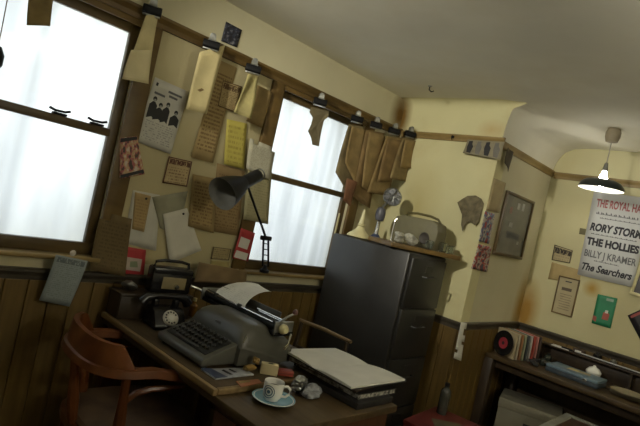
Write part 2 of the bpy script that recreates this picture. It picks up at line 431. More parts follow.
def chimney_cove():
    """soft fillet between the chimney breast and the ceiling, dying out at the corner"""
    bm = bmesh.new(); rows = []
    for y, r in ((1.425, 0.002), (1.46, 0.02), (1.52, 0.045), (1.60, 0.065), (1.9, 0.07), (WY-0.0005, 0.07)):
        rows.append([bm.verts.new((CX-0.0004-r+r*math.cos(t*math.pi/16), y, CZ-0.0004-r+r*math.sin(t*math.pi/16))) for t in range(9)]+[bm.verts.new((CX-0.0003, y, CZ-0.0003))])
    for A, B in zip(rows, rows[1:]):
        for k in range(10): bm.faces.new((A[k], A[(k+1) % 10], B[(k+1) % 10], B[k])).smooth = k < 8
    bm.faces.new(rows[0]); bm.faces.new(rows[-1])
    return from_bm('ceiling_cove', bm, m_chim, None, True)
struct(chimney_cove())
struct(prism('wall_chimney_spandrel', [(CY+0.001, 2.12)]+[(CY-d*0.34, 2.125+(z-2.125)/0.203*0.2595) for d, z in COVE]+[(CY+0.001, CZ)], m_chim, None, 'x', CX, CX+0.012))
# picture rails (moulded: a body and a projecting lip)
def rail(name, p0, p1, n, z0, z1, mat, depth=0.022):
    p0, p1, n = Vector(p0), Vector(p1), Vector(n)
    prof = [(0, z0), (depth*0.55, z0), (depth*0.6, z0+(z1-z0)*0.35), (depth*0.8, z0+(z1-z0)*0.55), (depth, z0+(z1-z0)*0.72), (depth, z1-0.004), (depth*0.7, z1), (0, z1)]
    bm = bmesh.new()
    A = [bm.verts.new((p0.x+n.x*d, p0.y+n.y*d, z)) for d, z in prof]; B = [bm.verts.new((p1.x+n.x*d, p1.y+n.y*d, z)) for d, z in prof]
    bm.faces.new(A); bm.faces.new(list(reversed(B)))
    for i in range(len(A)): bm.faces.new((A[i], A[(i+1) % len(A)], B[(i+1) % len(A)], B[i]))
    return struct(from_bm(name, bm, mat))
rail('trim_1', (BX, WY, 0), (CX, WY, 0), NW, RZ0, RZ1, m_trim, 0.035)
rail('trim_2', (CX, WY-0.036, 0), (CX, CY-0.024, 0), NC, 2.105, 2.152, m_rail)
rail('trim_3', (CX, CY, 0), (EX, CY, 0), NS, 2.085, 2.135, m_rail)
rail('trim_4', (EX, CY-0.023, 0), (EX, BY, 0), NE, 2.075, 2.125, m_rail)
# dado rails
rail('trim_5', (BX, WY, 0), (CX, WY, 0), NW, 0.887, 0.937, m_dado, 0.030)
rail('trim_6', (CX, WY-0.036, 0), (CX, CY-0.026, 0), NC, 0.885, 0.935, m_dado, 0.025)
rail('trim_7', (CX, CY, 0), (EX, CY, 0), NS, 0.885, 0.935, m_dado, 0.025)
rail('trim_8', (EX, CY-0.026, 0), (EX, BY, 0), NE, 0.885, 0.935, m_dado, 0.03)
# wainscot: one board after another under the dado
def wainscot(name, p0, p1, n, zt, wd=0.092):
    p0, p1, n = Vector(p0), Vector(p1), Vector(n); L = (p1-p0).length; d = (p1-p0)/L
    root = struct(box(name, *[tuple(v) for v in (Vector((min(p0.x, p1.x, p0.x+n.x*0.004, p1.x+n.x*0.004), min(p0.y, p1.y, p0.y+n.y*0.004, p1.y+n.y*0.004), 0.0)),
                                                  Vector((max(p0.x, p1.x, p0.x+n.x*0.004, p1.x+n.x*0.004), max(p0.y, p1.y, p0.y+n.y*0.004, p1.y+n.y*0.004), zt)))], m_plank))
    k = int(L/wd); base = None
    for i in range(k):
        c = p0 + d*(i+0.5)*L/k
        if base is None:
            bm = bmesh.new(); add_box(bm, (-L/k/2+0.0015, -0.012, 0.0), (L/k/2-0.0015, 0.0, zt), 0.004)
            o = from_bm('plank', bm, m_plank, root); base = o.data
        else: o = new_obj('plank', base, None, root)
        o.location = (c.x+n.x*0.0042, c.y+n.y*0.0042, 0); o.rotation_euler = (0, 0, math.atan2(-n.x, n.y)+math.pi)
    return root
wainscot('trim_9', (BX, WY, 0), (CX, WY, 0), NW, 0.887)
wainscot('trim_10', (CX, CY, 0), (CX, WY-0.017, 0), NC, 0.885)
wainscot('trim_11', (CX, CY, 0), (EX, CY, 0), NS, 0.885)
wainscot('trim_12', (EX, CY-0.017, 0), (EX, -0.6, 0), NE, 0.885)

# ------------------------------------------------------------------ sash windows
m_sheet, _nt, _b = newmat('hanging_white_fabric')
_co = coord(_nt); _c, _ = noise_mix(_nt, _co, 1.6, (0.66, 0.665, 0.66), (0.92, 0.92, 0.90), 0.3, 0.7, 3, (5, 1, 0.7))
_tr = _nt.nodes.new('ShaderNodeBsdfTranslucent'); _df = _nt.nodes.new('ShaderNodeBsdfDiffuse'); _mx = _nt.nodes.new('ShaderNodeMixShader'); _mx.inputs[0].default_value = 0.25
_nt.links.new(_c, _tr.inputs[0]); _nt.links.new(_c, _df.inputs[0]); _nt.links.new(_tr.outputs[0], _mx.inputs[1]); _nt.links.new(_df.outputs[0], _mx.inputs[2])
_nt.links.new(_mx.outputs[0], _nt.nodes['Material Output'].inputs[0])
m_pane, _nt, _b = newmat('window_glass')
_t = _nt.nodes.new('ShaderNodeBsdfTransparent'); _t.inputs[0].default_value = (0.95, 0.97, 0.96, 1); _g = _nt.nodes.new('ShaderNodeBsdfGlossy'); _g.inputs['Roughness'].default_value = 0.03
_mx = _nt.nodes.new('ShaderNodeMixShader'); _mx.inputs[0].default_value = 0.05
_nt.links.new(_t.outputs[0], _mx.inputs[1]); _nt.links.new(_g.outputs[0], _mx.inputs[2]); _nt.links.new(_mx.outputs[0], _nt.nodes['Material Output'].inputs[0])
def window(name, X):
    r = struct(empty(name, ((X[0]+X[1])/2, WY, GZ0-0.07)))
    ox, oy, oz = r.location
    def bx(nm, a, b, m, bev=0.003):
        return box(nm, (a[0]-ox, a[1]-oy, a[2]-oz), (b[0]-ox, b[1]-oy, b[2]-oz), m, r, bev)
    x0, x1 = X
    # sashes: stiles and rails round each pane
    bx('stile', (x0-FR, GY-0.015, GZ0-0.05), (x0, GY+0.010, GZ1+0.04), m_sash)
    bx('stile', (x1, GY-0.015, GZ0-0.05), (x1+FR, GY+0.010, GZ1+0.04), m_sash)
    bx('bottom_rail', (x0-FR, GY-0.018, GZ0-0.055), (x1+FR, GY+0.010, GZ0), m_sash)
    bx('top_rail', (x0-FR, GY-0.012, GZ1), (x1+FR, GY+0.010, GZ1+0.045), m_sash)
    bx('meeting_rail', (x0-0.002, GY-0.03, GM-0.02), (x1+0.002, GY+0.012, GM+0.016), m_sash)
    bx('pane', (x0, GY+0.004, GM+0.016), (x1, GY+0.008, GZ1), m_pane, 0)
    bx('pane', (x0, GY+0.004, GZ0), (x1, GY+0.008, GM-0.02), m_pane, 0)
    # casing round the opening
    for a, b in ((x0-FR-0.085, x0-FR+0.006), (x1+FR-0.006, x1+FR+0.085)):
        c = bx('casing', (a, WY-0.022, GZ0-0.055), (b, WY+0.0, RZ0), m_trim, 0.006)
    bx('head_casing', (x0-FR+0.006, WY-0.018, GZ1+0.035), (x1+FR-0.006, WY, RZ0), m_trim, 0.006)
    # sill and apron
    bx('sill', (x0-FR-0.02, WY-0.045, GZ0-0.076), (x1+FR+0.02, WY+0.03, GZ0-0.0555), m_rail, 0.006)
    # white cloth hung close behind the glass, in soft folds
    bm = bmesh.new(); n = 48; A = []; B = []
    for i in range(n+1):
        x = x0-FR+0.002+(x1-x0+2*FR-0.004)*i/n; dy = 0.010*math.sin(i*0.55+x*3)+0.006*math.sin(i*1.21+1)
        A.append(bm.verts.new((x-ox, 2.420+dy-oy, GZ0-0.068-oz))); B.append(bm.verts.new((x-ox, 2.420+dy*0.7-oy, GZ1+0.043-oz)))
    for i in range(n): bm.faces.new((A[i], A[i+1], B[i+1], B[i])).smooth = True
    from_bm('hanging_cloth', bm, m_sheet, r, True)
    return r
win1 = window('window_1', W1)
win2 = window('window_2', W2)
# sash fasteners on the meeting rail of the left window
for px in ((59, 117.5), (97, 124.5)):
    c = ony(px, GY-0.03)
    o = win1; L = Vector(o.location)
    f = box('sash_fastener', (c.x-L.x-0.028, c.y-L.y-0.012, GM+0.016-L.z), (c.x-L.x+0.028, c.y-L.y+0.02, GM+0.026-L.z), m_black, o, 0.003)
    tube('fastener_lever', [(c.x-L.x-0.045, c.y-L.y-0.004, GM+0.038-L.z), (c.x-L.x-0.02, c.y-L.y, GM+0.032-L.z), (c.x-L.x+0.02, c.y-L.y, GM+0.034-L.z), (c.x-L.x+0.04, c.y-L.y-0.002, GM+0.042-L.z)], 0.006, m_black, f, 6)

# ================================================================== LARGE FURNITURE
# ---- typing desk: long axis towards the room, kneehole on the chair's side
DX0, DX1 = 1.15, 1.88; DYB = 1.385; DYN = 1.10
desk = thing('writing_desk', 'worn dark oak desk with a raised back half, carrying the typewriter', 'desk', (1.5, 1.7, 0))
def dk(nm, a, b, m, bev=0.004, par=None):
    return box(nm, (a[0]-1.5, a[1]-1.7, a[2]), (b[0]-1.5, b[1]-1.7, b[2]), m, par or desk, bev)
top = dk('desk_top', (DX0+0.015, DYN, 0.705), (DX1, 2.305, 0.735), m_desk, 0.006)
dk('raised_top', (DX0+0.022, DYB+0.02, 0.7355), (DX1, 2.305, 0.760), m_desk, 0.003)
dk('edge_moulding', (DX0, DYB, 0.7355), (DX0+0.0215, 2.305, 0.761), m_deskedge, 0.006)
dk('edge_moulding', (DX0+0.022, DYB, 0.7355), (1.62, DYB+0.0195, 0.761), m_deskedge, 0.006)
ped = dk('pedestal', (DX0+0.04, DYN+0.02, 0.02), (DX1-0.03, DYB+0.02, 0.704), m_ped, 0.004)
for k in range(3):
    z0 = 0.06+k*0.215
    d = dk('drawer', (DX0+0.028, DYN+0.04, z0), (DX0+0.0395, DYB, z0+0.195), m_ped, 0.004)
    lathe('knob', [(0, -0.03), (0.016, -0.028), (0.018, -0.02), (0.009, -0.008), (0.011, 0)], m_ped, d, 14,
          Matrix.Translation((DX0+0.028-1.5, (DYN+DYB)/2-1.7, z0+0.1)) @ Matrix.Rotation(math.pi/2, 4, 'Y'))
for x in (DX0+0.03, DX1-0.09):
    dk('leg', (x, 2.215, 0.006), (x+0.06, 2.275, 0.704), m_ped)
dk('back_panel', (DX1-0.045, DYB+0.021, 0.25), (DX1-0.03, 2.214, 0.704), m_ped)

# ---- steel filing cabinet by the chimney breast
FX0, FX1, FY0, FY1, FZ = 2.62, 3.06, 1.66, 2.30, 1.315
cab = thing('filing_cabinet', 'tall dark grey steel filing cabinet between right window and chimney breast', 'cabinet', ((FX0+FX1)/2, (FY0+FY1)/2, 0.006))
def fc(nm, a, b, m, bev=0.004, par=None):
    o = cab.location
    return box(nm, (a[0]-o.x, a[1]-o.y, a[2]-o.z), (b[0]-o.x, b[1]-o.y, b[2]-o.z), m, par or cab, bev)
fc('body', (FX0, FY0+0.02, 0.01), (FX1, FY1, FZ), m_cabinet, 0.012)
for k in range(4):
    z0 = 0.05+k*0.312
    d = fc('drawer', (FX0+0.02, FY0, z0), (FX1-0.02, FY0+0.0195, z0+0.302), m_cabinet, 0.005)
    o = cab.location; cx = (FX0+FX1)/2-o.x
    tube('handle', [(cx-0.06, FY0-o.y, z0+0.19), (cx-0.055, FY0-o.y-0.025, z0+0.19), (cx+0.055, FY0-o.y-0.025, z0+0.19), (cx+0.06, FY0-o.y, z0+0.19)], 0.006, m_cabinet, d, 8)
    fc('label_holder', (FX0+0.18, FY0-0.003, z0+0.225), (FX1-0.18, FY0+0.001, z0+0.265), m_cabinet, 0, d)

# ---- workbench along the end wall
QX0, QZ = 3.58, 0.725
bench = thing('side_bench', 'long dark wooden bench table against the poster wall', 'table', (3.84, 0.5, 0.006))
def bn(nm, a, b, m, bev=0.004, par=None):
    return box(nm, (a[0]-3.84, a[1]-0.5, a[2]-0.006), (b[0]-3.84, b[1]-0.5, b[2]-0.006), m, par or bench, bev)
for k in range(2):
    x0 = QX0+k*0.25
    bn('top_plank', (x0, -0.9, QZ-0.03), (x0+0.248, 1.515, QZ), m_desk, 0.004)
bn('front_apron', (QX0+0.06, -0.88, QZ-0.09), (QX0+0.08, 1.45, QZ-0.031), m_darkwood)
for x, y in ((QX0+0.005, 1.452), (QX0+0.005, -0.85), (3.98, 1.42), (3.98, -0.85)):
    bn('leg', (x, y, 0.006), (x+0.065, y+0.065, QZ-0.031), m_darkwood)
bn('back_board', (4.04, -0.78, 0.3), (4.052, 1.41, QZ-0.031), m_darkwood)
# dark shelf box along the back of the bench
shelf = thing('back_shelf', 'low dark shelf box running along the back of the bench', 'shelf', (4.0, 0.6, QZ+0.001))
box('shelf_top', (-0.008, -1.0, 0.118), (0.069, 0.70, 0.13), m_darkwood, shelf, 0.002)
box('shelf_back', (0.055, -1.0, 0.0), (0.069, 0.70, 0.1175), m_darkwood, shelf, 0.002)
for y in (-1.0, -0.4, 0.1, 0.688): box('divider', (-0.008, y, 0.0), (0.0545, y+0.012, 0.1175), m_darkwood, shelf)

# ---- captain's chair
def captains_chair():
    c = thing('captains_chair', 'bow-backed wooden armchair with worn leather seat, pulled up to the typing desk', 'chair', (1.135, 1.885, 0.006), math.radians(-4))
    # bent arm rail: a flat U
    def U(s):   # s in -1..1, near (right) arm is y<0
        a = s*2.0
        if abs(a) <= 1.0:
            t = a*math.pi/2
            return (-0.04-0.21*abs(math.cos(t))**0.55, math.copysign(0.228*abs(math.sin(t))**0.8, t))
        return (-0.04+(abs(a)-1)*0.26, math.copysign(0.228+0.012*(abs(a)-1), a))
    pts = [U(-1+2*i/40) for i in range(41)]
    bm = bmesh.new(); L = []
    for i, (x, y) in enumerate(pts):
        x0, y0 = pts[max(i-1, 0)]; x1, y1 = pts[min(i+1, 40)]
        t = Vector((x1-x0, y1-y0)).normalized(); n = Vector((t.y, -t.x))
        e = abs(-1+2*i/40); wd = 0.028 + 0.018*max(0, (e-0.62)/0.38)*(1 if e < 0.985 else 0.6)
        z = 0.672 + 0.045*min(1, (1-e)/0.5)
        sec = [(-wd, -0.014), (-wd*0.8, 0.012), (0, 0.018), (wd*0.8, 0.012), (wd, -0.014)]
        L.append([bm.verts.new((x+n.x*a, y+n.y*a, z+b)) for a, b in sec])
    for A, B in zip(L, L[1:]):
        for k in range(5): bm.faces.new((A[k], A[(k+1) % 5], B[(k+1) % 5], B[k]))
    bm.faces.new(L[0]); bm.faces.new(L[-1])
    from_bm('arm_rail', bm, m_chair, c, True)
    # crest: tall bent back panel, sweeping down into the arms at both ends
    bm = bmesh.new(); L = []
    for i in range(33):
        s = -0.46+0.92*i/32; x, y = U(s); e = abs(s)/0.46
        x1, y1 = U(s+0.01); t = Vector((x1-x, y1-y)).normalized(); n = Vector((t.y, -t.x))
        base = 0.700; h = 0.090*(1-max(0, (e-0.78)/0.22)**1.4)+0.010
        lean = 0.035*(h/0.155)
        sec = []
        for a, zz in ((-0.012, base), (-0.014, base+h*0.5), (-0.010, base+h), (0.010, base+h), (0.014, base+h*0.5), (0.012, base)):
            k = (zz-base)/0.155
            out = 0.012*k
            sec.append((x+n.x*(a+out), y+n.y*(a+out), zz+0.012))
        L.append([bm.verts.new(p) for p in sec])
    for A, B in zip(L, L[1:]):
        for k in range(6): bm.faces.new((A[k], A[(k+1) % 6], B[(k+1) % 6], B[k]))
    bm.faces.new(L[0]); bm.faces.new(L[-1])
    from_bm('crest_rail', bm, m_chair, c, True)
    # seat: rounded frame with a leather pad
    def rr(w, d, k=28):
        out = []
        for i in range(k):
            a = 2*math.pi*i/k; ca, sa = math.cos(a), math.sin(a)
            out.append((math.copysign(abs(ca)**0.55, ca)*d, math.copysign(abs(sa)**0.55, sa)*w))
        return out
    prism('seat_frame', [(x+0.03, y) for x, y in rr(0.26, 0.245)], m_chair, c, 'z', 0.405, 0.44, 0.006)
    bm = bmesh.new(); R = []
    for sc_, z in ((0.97, 0.441), (1.0, 0.452), (0.96, 0.468), (0.8, 0.478), (0.4, 0.474), (0.1, 0.470)):
        R.append([bm.verts.new((x*sc_+0.03, y*sc_, z)) for x, y in rr(0.245, 0.23)])
    for A, B in zip(R, R[1:]):
        for k in range(28): bm.faces.new((A[k], A[(k+1) % 28], B[(k+1) % 28], B[k]))
    bm.faces.new(R[-1]); bm.faces.new(list(reversed(R[0])))
    from_bm('seat_pad', bm, m_leather, c, True)
    # turned spindles from seat to arm rail
    for s in (-0.42, 0.0, 0.42):
        x, y = U(s); big = True
        p0 = Vector((x*0.86+0.01, y*0.86, 0.44)); p1 = Vector((x, y, 0.665+0.045*min(1, (1-abs(s))/0.5)))
        pts = [p0.lerp(p1, k/6) for k in range(7)]
        r = 0.020 if big else 0.011
        tube('spindle', pts, [r*0.8, r, r*1.15, r, r*0.85, r*0.8, r*0.8], m_chair, c, 8)
    # curved bracket under each arm
    for sg in (-1, 1):
        tube('arm_bracket', [(-0.125, sg*0.200, 0.575), (-0.115, sg*0.205, 0.605), (-0.085, sg*0.213, 0.634), (-0.03, sg*0.222, 0.650), (0.05, sg*0.229, 0.652), (0.10, sg*0.231, 0.652)], [0.010, 0.013, 0.013, 0.012, 0.010, 0.007], m_chair, c, 8)
    for x, y in ((0.20, -0.2), (0.20, 0.2), (-0.15, -0.19), (-0.15, 0.19)):
        tube('leg', [(x*1.25, y*1.2, 0.0), (x*1.17, y*1.14, 0.14), (x*1.05, y*1.05, 0.30), (x, y, 0.406)], [0.013, 0.019, 0.022, 0.018], m_chair, c, 10)
    for sg in (-1, 1): tube('stretcher', [(0.225, sg*0.224, 0.15), (0.03, sg*0.222, 0.16), (-0.17, sg*0.214, 0.15)], [0.009, 0.014, 0.009], m_chair, c, 8)
    tube('stretcher', [(0.03, -0.222, 0.16), (0.03, 0, 0.162), (0.03, 0.222, 0.16)], [0.009, 0.014, 0.009], m_chair, c, 8)
    return c
captains_chair()

# ---- plain chair on the far side of the desk, only its thin pale top rail catches the light
def side_chair():
    c = thing('side_chair', 'dark wooden side chair with thin pale top rail, behind the typing desk', 'chair', (2.12, 1.96, 0.006), 0)
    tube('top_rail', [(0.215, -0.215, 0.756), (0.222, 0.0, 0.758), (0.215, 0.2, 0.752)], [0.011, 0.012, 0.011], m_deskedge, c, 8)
    tube('mid_rail', [(0.205, -0.19, 0.60), (0.21, 0.0, 0.60), (0.205, 0.18, 0.60)], 0.010, m_darkwood, c, 8)
    for y in (-0.19, 0.18):
        tube('back_post', [(0.17, y, 0.0), (0.17, y, 0.42), (0.205, y, 0.62), (0.215, y, 0.747)], [0.017, 0.018, 0.015, 0.012], m_darkwood, c, 8)
        tube('leg', [(-0.17, y, 0.0), (-0.17, y, 0.40)], [0.013, 0.018], m_darkwood, c, 8)
    box('seat', (-0.2, -0.21, 0.40), (0.19, 0.20, 0.435), m_darkwood, c, 0.008)
    return c
side_chair()

# ================================================================== PENDANT, AND FILL LIGHTS ADDED OUT OF VIEW
m_enam_in = plain('white_enamel', (0.85, 0.85, 0.80), 0.35, var=0.03)
m_enam = plain('dark_green_enamel', (0.02, 0.03, 0.03), 0.3, var=0.2)
def pendant(label, x, y, zc, zs, power):
    m_bulb = emis('glowing_bulb', (1.0, 0.97, 0.88), power)
    p = thing('pendant_lamp', label, 'lamp', (x, y, zc))
    d = zs-zc
    lathe('ceiling_rose', [(0, 0), (0.038, 0), (0.046, -0.025), (0.045, -0.055), (0.036, -0.086), (0.012, -0.092), (0, -0.092)], plain('rose_brown', (0.32, 0.27, 0.18), 0.5), p, 24)
    tube('flex', [(0, 0, -0.088), (0.002, 0, (d+0.12)/2-0.02), (0, 0, d+0.15)], 0.0035, plain('flex_grey', (0.45, 0.42, 0.36), 0.6), p, 6)
    lathe('lamp_holder', [(0, d+0.155), (0.010, d+0.15), (0.014, d+0.125), (0.018, d+0.098), (0.014, d+0.096), (0, d+0.096)], m_steel, p, 18)
    s = lathe('shade', [(0.030, d+0.040), (0.07, d+0.038), (0.105, d+0.028), (0.126, d+0.010), (0.136, d-0.012), (0.137, d-0.026)], m_enam, p, 40)
    lathe('shade_lining', [(0.030, d+0.037), (0.068, d+0.035), (0.102, d+0.025), (0.123, d+0.007), (0.133, d-0.014), (0.1365, d-0.0262)], m_enam_in, s, 40)
    lathe('bulb', [(0, d-0.010), (0.018, d-0.006), (0.028, d+0.008), (0.030, d+0.026), (0.026, d+0.048), (0.019, d+0.070), (0.014, d+0.094), (0, d+0.095)], m_bulb, p, 20)
    return p
pendant('lit ceiling pendant with a shallow dark shade in front of the poster wall', 3.70, 1.055, 2.384, 2.005, 45)
def globe(label, x, y, power):  # unseen globe added for fill, placed along the direction of the armchair's shadow
    p = thing('fill_globe', label, 'lamp', (x, y, CZ), 0)
    lathe('ceiling_rose', [(0, 0), (0.05, 0), (0.045, -0.02), (0.012, -0.03), (0, -0.03)], m_steel, p, 20)
    tube('flex', [(0, 0, -0.028), (0, 0, -0.32)], 0.004, m_black, p, 6)
    lathe('gallery', [(0, -0.315), (0.03, -0.318), (0.04, -0.34), (0.035, -0.35), (0, -0.35)], m_steel, p, 20)
    lathe('globe', [(0.027, -0.3505)]+[(0.06*math.sin(a*math.pi/14), -0.408+0.06*math.cos(a*math.pi/14)) for a in range(2, 14)]+[(0, -0.468)], emis('fill_opal_glass', FILL_TINT, power), p, 24)
globe('added opal globe fill lamp, out of view over the near part of the room', 1.3, -1.35, 210)
def uplighter(label, x, y, power):  # unseen bowl lamp, added to brighten the ceiling
    p = thing('fill_bowl', label, 'lamp', (x, y, CZ), 0); z = -0.46
    lathe('ceiling_rose', [(0, 0), (0.05, 0), (0.045, -0.02), (0.012, -0.03), (0, -0.03)], m_steel, p, 20)
    for k in range(3):
        a = k*2*math.pi/3; tube('chain', [(0.01*math.cos(a), 0.01*math.sin(a), -0.028), (0.165*math.cos(a), 0.165*math.sin(a), z+0.002)], 0.003, m_steel, p, 6)
    lathe('bowl', [(0, z-0.105), (0.06, z-0.098), (0.12, z-0.065), (0.165, z), (0.170, z), (0.124, z-0.070), (0.062, z-0.104), (0, z-0.111)], m_enam_in, p, 32)
    lathe('bulb', [(0, z-0.085), (0.025, z-0.08), (0.036, z-0.06), (0.036, z-0.045), (0.022, z-0.028), (0, z-0.024)], emis('fill_bowl_bulb', FILL_TINT, power), p, 16)
uplighter('added white bowl fill lamp, out of view, hanging on chains to brighten the ceiling', 1.75, -0.75, 900)
def spotlight(label, loc, target, watts):  # unseen spotlight, added to brighten the yellow chimney breast
    p = thing('fill_spotlight', label, 'lamp', loc); d = (Vector(target)-Vector(loc)).normalized()
    M = d.to_track_quat('Z', 'Y').to_matrix().to_4x4()
    lathe('can', [(0, -0.09), (0.03, -0.085), (0.045, -0.06), (0.045, 0.03), (0.042, 0.03), (0.040, -0.05), (0, -0.05)], m_black, p, 20, M)
    tube('stem', [(0, 0, 0.04), (0, 0, CZ-loc[2])], 0.008, m_black, p, 8)
    l = bpy.data.lights.new('fill_spot_bulb', 'SPOT'); l.energy = watts; l.color = FILL_TINT; l.spot_size = math.radians(62); l.spot_blend = 0.9; l.shadow_soft_size = 0.035
    o = bpy.data.objects.new('fill_spot_bulb', l); COL.objects.link(o); o.parent = p; o.rotation_euler = d.to_track_quat('-Z', 'Y').to_euler()
spotlight('added black fill spotlight, out of view by the left window, turned to the chimney breast', (0.05, 1.55, 2.24), (3.15, 1.85, 1.95), 140)

# ================================================================== ON THE DESK
TZ = 0.7615; BZ = 0.7355
m_key = plain('dark_keys', (0.03, 0.03, 0.03), 0.4, var=0.2)
m_rubber = plain('black_rubber', (0.02, 0.02, 0.02), 0.6)
def typewriter():
    t = thing('typewriter', 'large grey office typewriter with a sheet of paper in its carriage', 'typewriter', (1.205, 1.722, TZ))
    prism('keyboard_housing', [(0.0, 0.012), (0.0, 0.034), (0.010, 0.042), (0.150, 0.092), (0.160, 0.092), (0.160, 0.012)], m_type, t, 'y', -0.168, 0.168, 0.006)
    bm = bmesh.new(); L = []          # main body: steep shoulders, rounded towards the sides
    for i in range(25):
        y = -0.19+0.38*i/24; e = abs(y)/0.19; h = math.sqrt(max(0, 1-e**6))
        L.append([bm.verts.new((x, y, z)) for x, z in ((0.152, 0.012), (0.152, 0.082), (0.158+0.01*(1-h), 0.086+0.022*h), (0.168+0.014*(1-h), 0.09+0.052*h), (0.184+0.02*(1-h), 0.09+0.070*h), (0.215+0.01*(1-h), 0.092+0.079*h), (0.29, 0.092+0.078*h), (0.318, 0.09+0.068*h), (0.34, 0.088+0.045*h), (0.425, 0.082+0.030*h), (0.44, 0.075), (0.44, 0.012))])
    for A, B in zip(L, L[1:]):
        for k in range(12): bm.faces.new((A[k], A[(k+1) % 12], B[(k+1) % 12], B[k]))
    bm.faces.new(L[0]); bm.faces.new(L[-1])
    from_bm('body', bm, m_type, t, True)
    box('badge', (0.1625, -0.016, 0.128), (0.1645, 0.016, 0.137), m_steel, t)
    # keyboard well and keys
    sl = math.atan2(0.050, 0.140); M = Matrix.Translation((0.010, 0, 0.0425)) @ Matrix.Rotation(-sl, 4, 'Y')
    box('keyboard_well', (0.016, -0.145, 0.0005), (0.138, 0.145, 0.003), m_rubber, t, 0, M)
    kd = None
    for r in range(4):
        for k in range(11):
            if kd is None:
                bm = bmesh.new(); add_lathe(bm, [(0.0082, 0), (0.009, 0.005), (0.0098, 0.007), (0.0085, 0.0085), (0, 0.0075)], 10)
                o = from_bm('key', bm, m_key, t, True); kd = o.data
            else: o = new_obj('key', kd, None, t)
            o.location = M @ Vector((0.046+r*0.0255, 0.123-k*0.0246-(r-1.5)*0.005, 0.004+0.003*r)); o.rotation_euler = (0, -sl, 0)
    box('space_bar', (0.019, -0.085, 0.003), (0.031, 0.085, 0.010), m_key, t, 0.003, M)
    tube('chrome_strip', [(0.163, -0.182, 0.075), (0.170, -0.180, 0.105), (0.182, -0.176, 0.130)], 0.0025, m_chrome, t, 6)
    # carriage
    PC = Matrix.Translation((-0.018, 0, -0.028))
    n_before = set(t.children)
    y0, y1 = -0.235, 0.375
    c = box('carriage', (0.325, y0+0.03, 0.1605), (0.43, y1-0.03, 0.178), m_black, t, 0.004)
    tube('platen', [(0.352, y0+0.035, 0.196), (0.352, y1-0.035, 0.196)], 0.020, m_rubber, t, 18)
    for y, s in ((y0, 1), (y1, -1)):
        tube('platen_knob', [(0.352, y-0.004*s, 0.196), (0.352, y+0.010*s, 0.196), (0.352, y+0.022*s, 0.196), (0.352, y+0.034*s, 0.196)], [0.013, 0.021, 0.021, 0.012], m_cream if s == 1 else m_bakelite, t, 16)
        box('end_plate', (0.318, y+0.036*s-0.004, 0.165), (0.425, y+0.036*s+0.004, 0.222), m_steel, t, 0.003)
    tube('paper_bail', [(0.326, y0+0.06, 0.214), (0.324, y1-0.06, 0.214)], 0.0035, m_chrome, t, 8)
    for y in (0.055, 0.235): tube('bail_roller', [(0.325, y-0.009, 0.215), (0.325, y+0.009, 0.215)], 0.009, m_rubber, t, 12)
    box('paper_table', (0.392, y0+0.09, 0.19), (0.397, y1-0.09, 0.245), m_type, t, 0.002, Matrix.Translation((0.0, 0, 0)) )
    for z, x in ((0.224, 0.372), (0.213, 0.385), (0.204, 0.40)): tube('guide_rod', [(x, y0+0.04, z), (x, y0+0.22, z)], 0.0035, m_chrome, t, 8)
    tube('margin_lever', [(0.34, y0+0.03, 0.222), (0.36, y0+0.02, 0.245), (0.385, y0+0.01, 0.262)], 0.005, m_steel, t, 8)
    lathe('lever_knob', [(0, -0.012), (0.011, -0.006), (0.012, 0.002), (0.006, 0.012), (0, 0.013)], plain('dull_red_brown', (0.16, 0.07, 0.06), 0.4), t, 12, Matrix.Translation((0.39, y0+0.006, 0.27)))
    tube('return_lever', [(0.33, y1-0.03, 0.20), (0.30, y1-0.015, 0.212), (0.27, y1-0.005, 0.218)], [0.006, 0.005, 0.006], m_steel, t, 8)
    for y in (-0.10, -0.06): tube('release_lever', [(0.41, y0+0.03+y*0.1, 0.17), (0.36, y0-0.02, 0.155+y*0.2), (0.33, y0-0.035, 0.15+y*0.2)], 0.004, m_chrome, t, 8)
    for ch in set(t.children)-n_before: ch.data.transform(PC)
    for x, y in ((0.03, -0.14), (0.03, 0.14), (0.40, -0.16), (0.40, 0.16)): lathe('foot', [(0, 0), (0.016, 0), (0.014, 0.013), (0, 0.013)], m_rubber, t, 12, Matrix.Translation((x, y, 0)))
    return t
tw = typewriter()
# the sheet in the typewriter curls back over the carriage
def typed_sheet():
    bm = bmesh.new(); uvl = bm.loops.layers.uv.new('UVMap'); V = {}
    path = [(1.535, 0.9480), (1.547, 0.960), (1.575, 0.974), (1.615, 0.988), (1.665, 0.998), (1.72, 1.002), (1.775, 1.000), (1.82, 0.994)]
    for j, (x, z) in enumerate(path):
        v = j/(len(path)-1)
        for i in range(7):
            u = i/6; y = 1.995-0.255*u + 0.035*v + 0.05*v*u
            V[i, j] = bm.verts.new((x-0.02*u-0.07*u*v*v, y, z-0.003*math.sin(u*math.pi)+0.012*u*v))
    for j in range(len(path)-1):
        for i in range(6):
            f = bm.faces.new((V[i, j], V[i+1, j], V[i+1, j+1], V[i, j+1])); f.smooth = True
            for l, (a, b) in zip(f.loops, ((i, j), (i+1, j), (i+1, j+1), (i, j+1))): l[uvl].uv = (a/6, 1-b/7)
    r = bmesh.ops.extrude_face_region(bm, geom=list(bm.faces))
    for v in [g for g in r['geom'] if isinstance(g, bmesh.types.BMVert)]: v.co.z += 0.001
    o = from_bm('typing_paper', bm, printed('typed_white', (0.84, 0.84, 0.80), (0.4, 0.4, 0.4), 20, top=0.55, bot=0.95, amt=0.3), None, True)
    return tag(o, 'white sheet of paper curling back out of the typewriter carriage', 'paper')
typed_sheet()

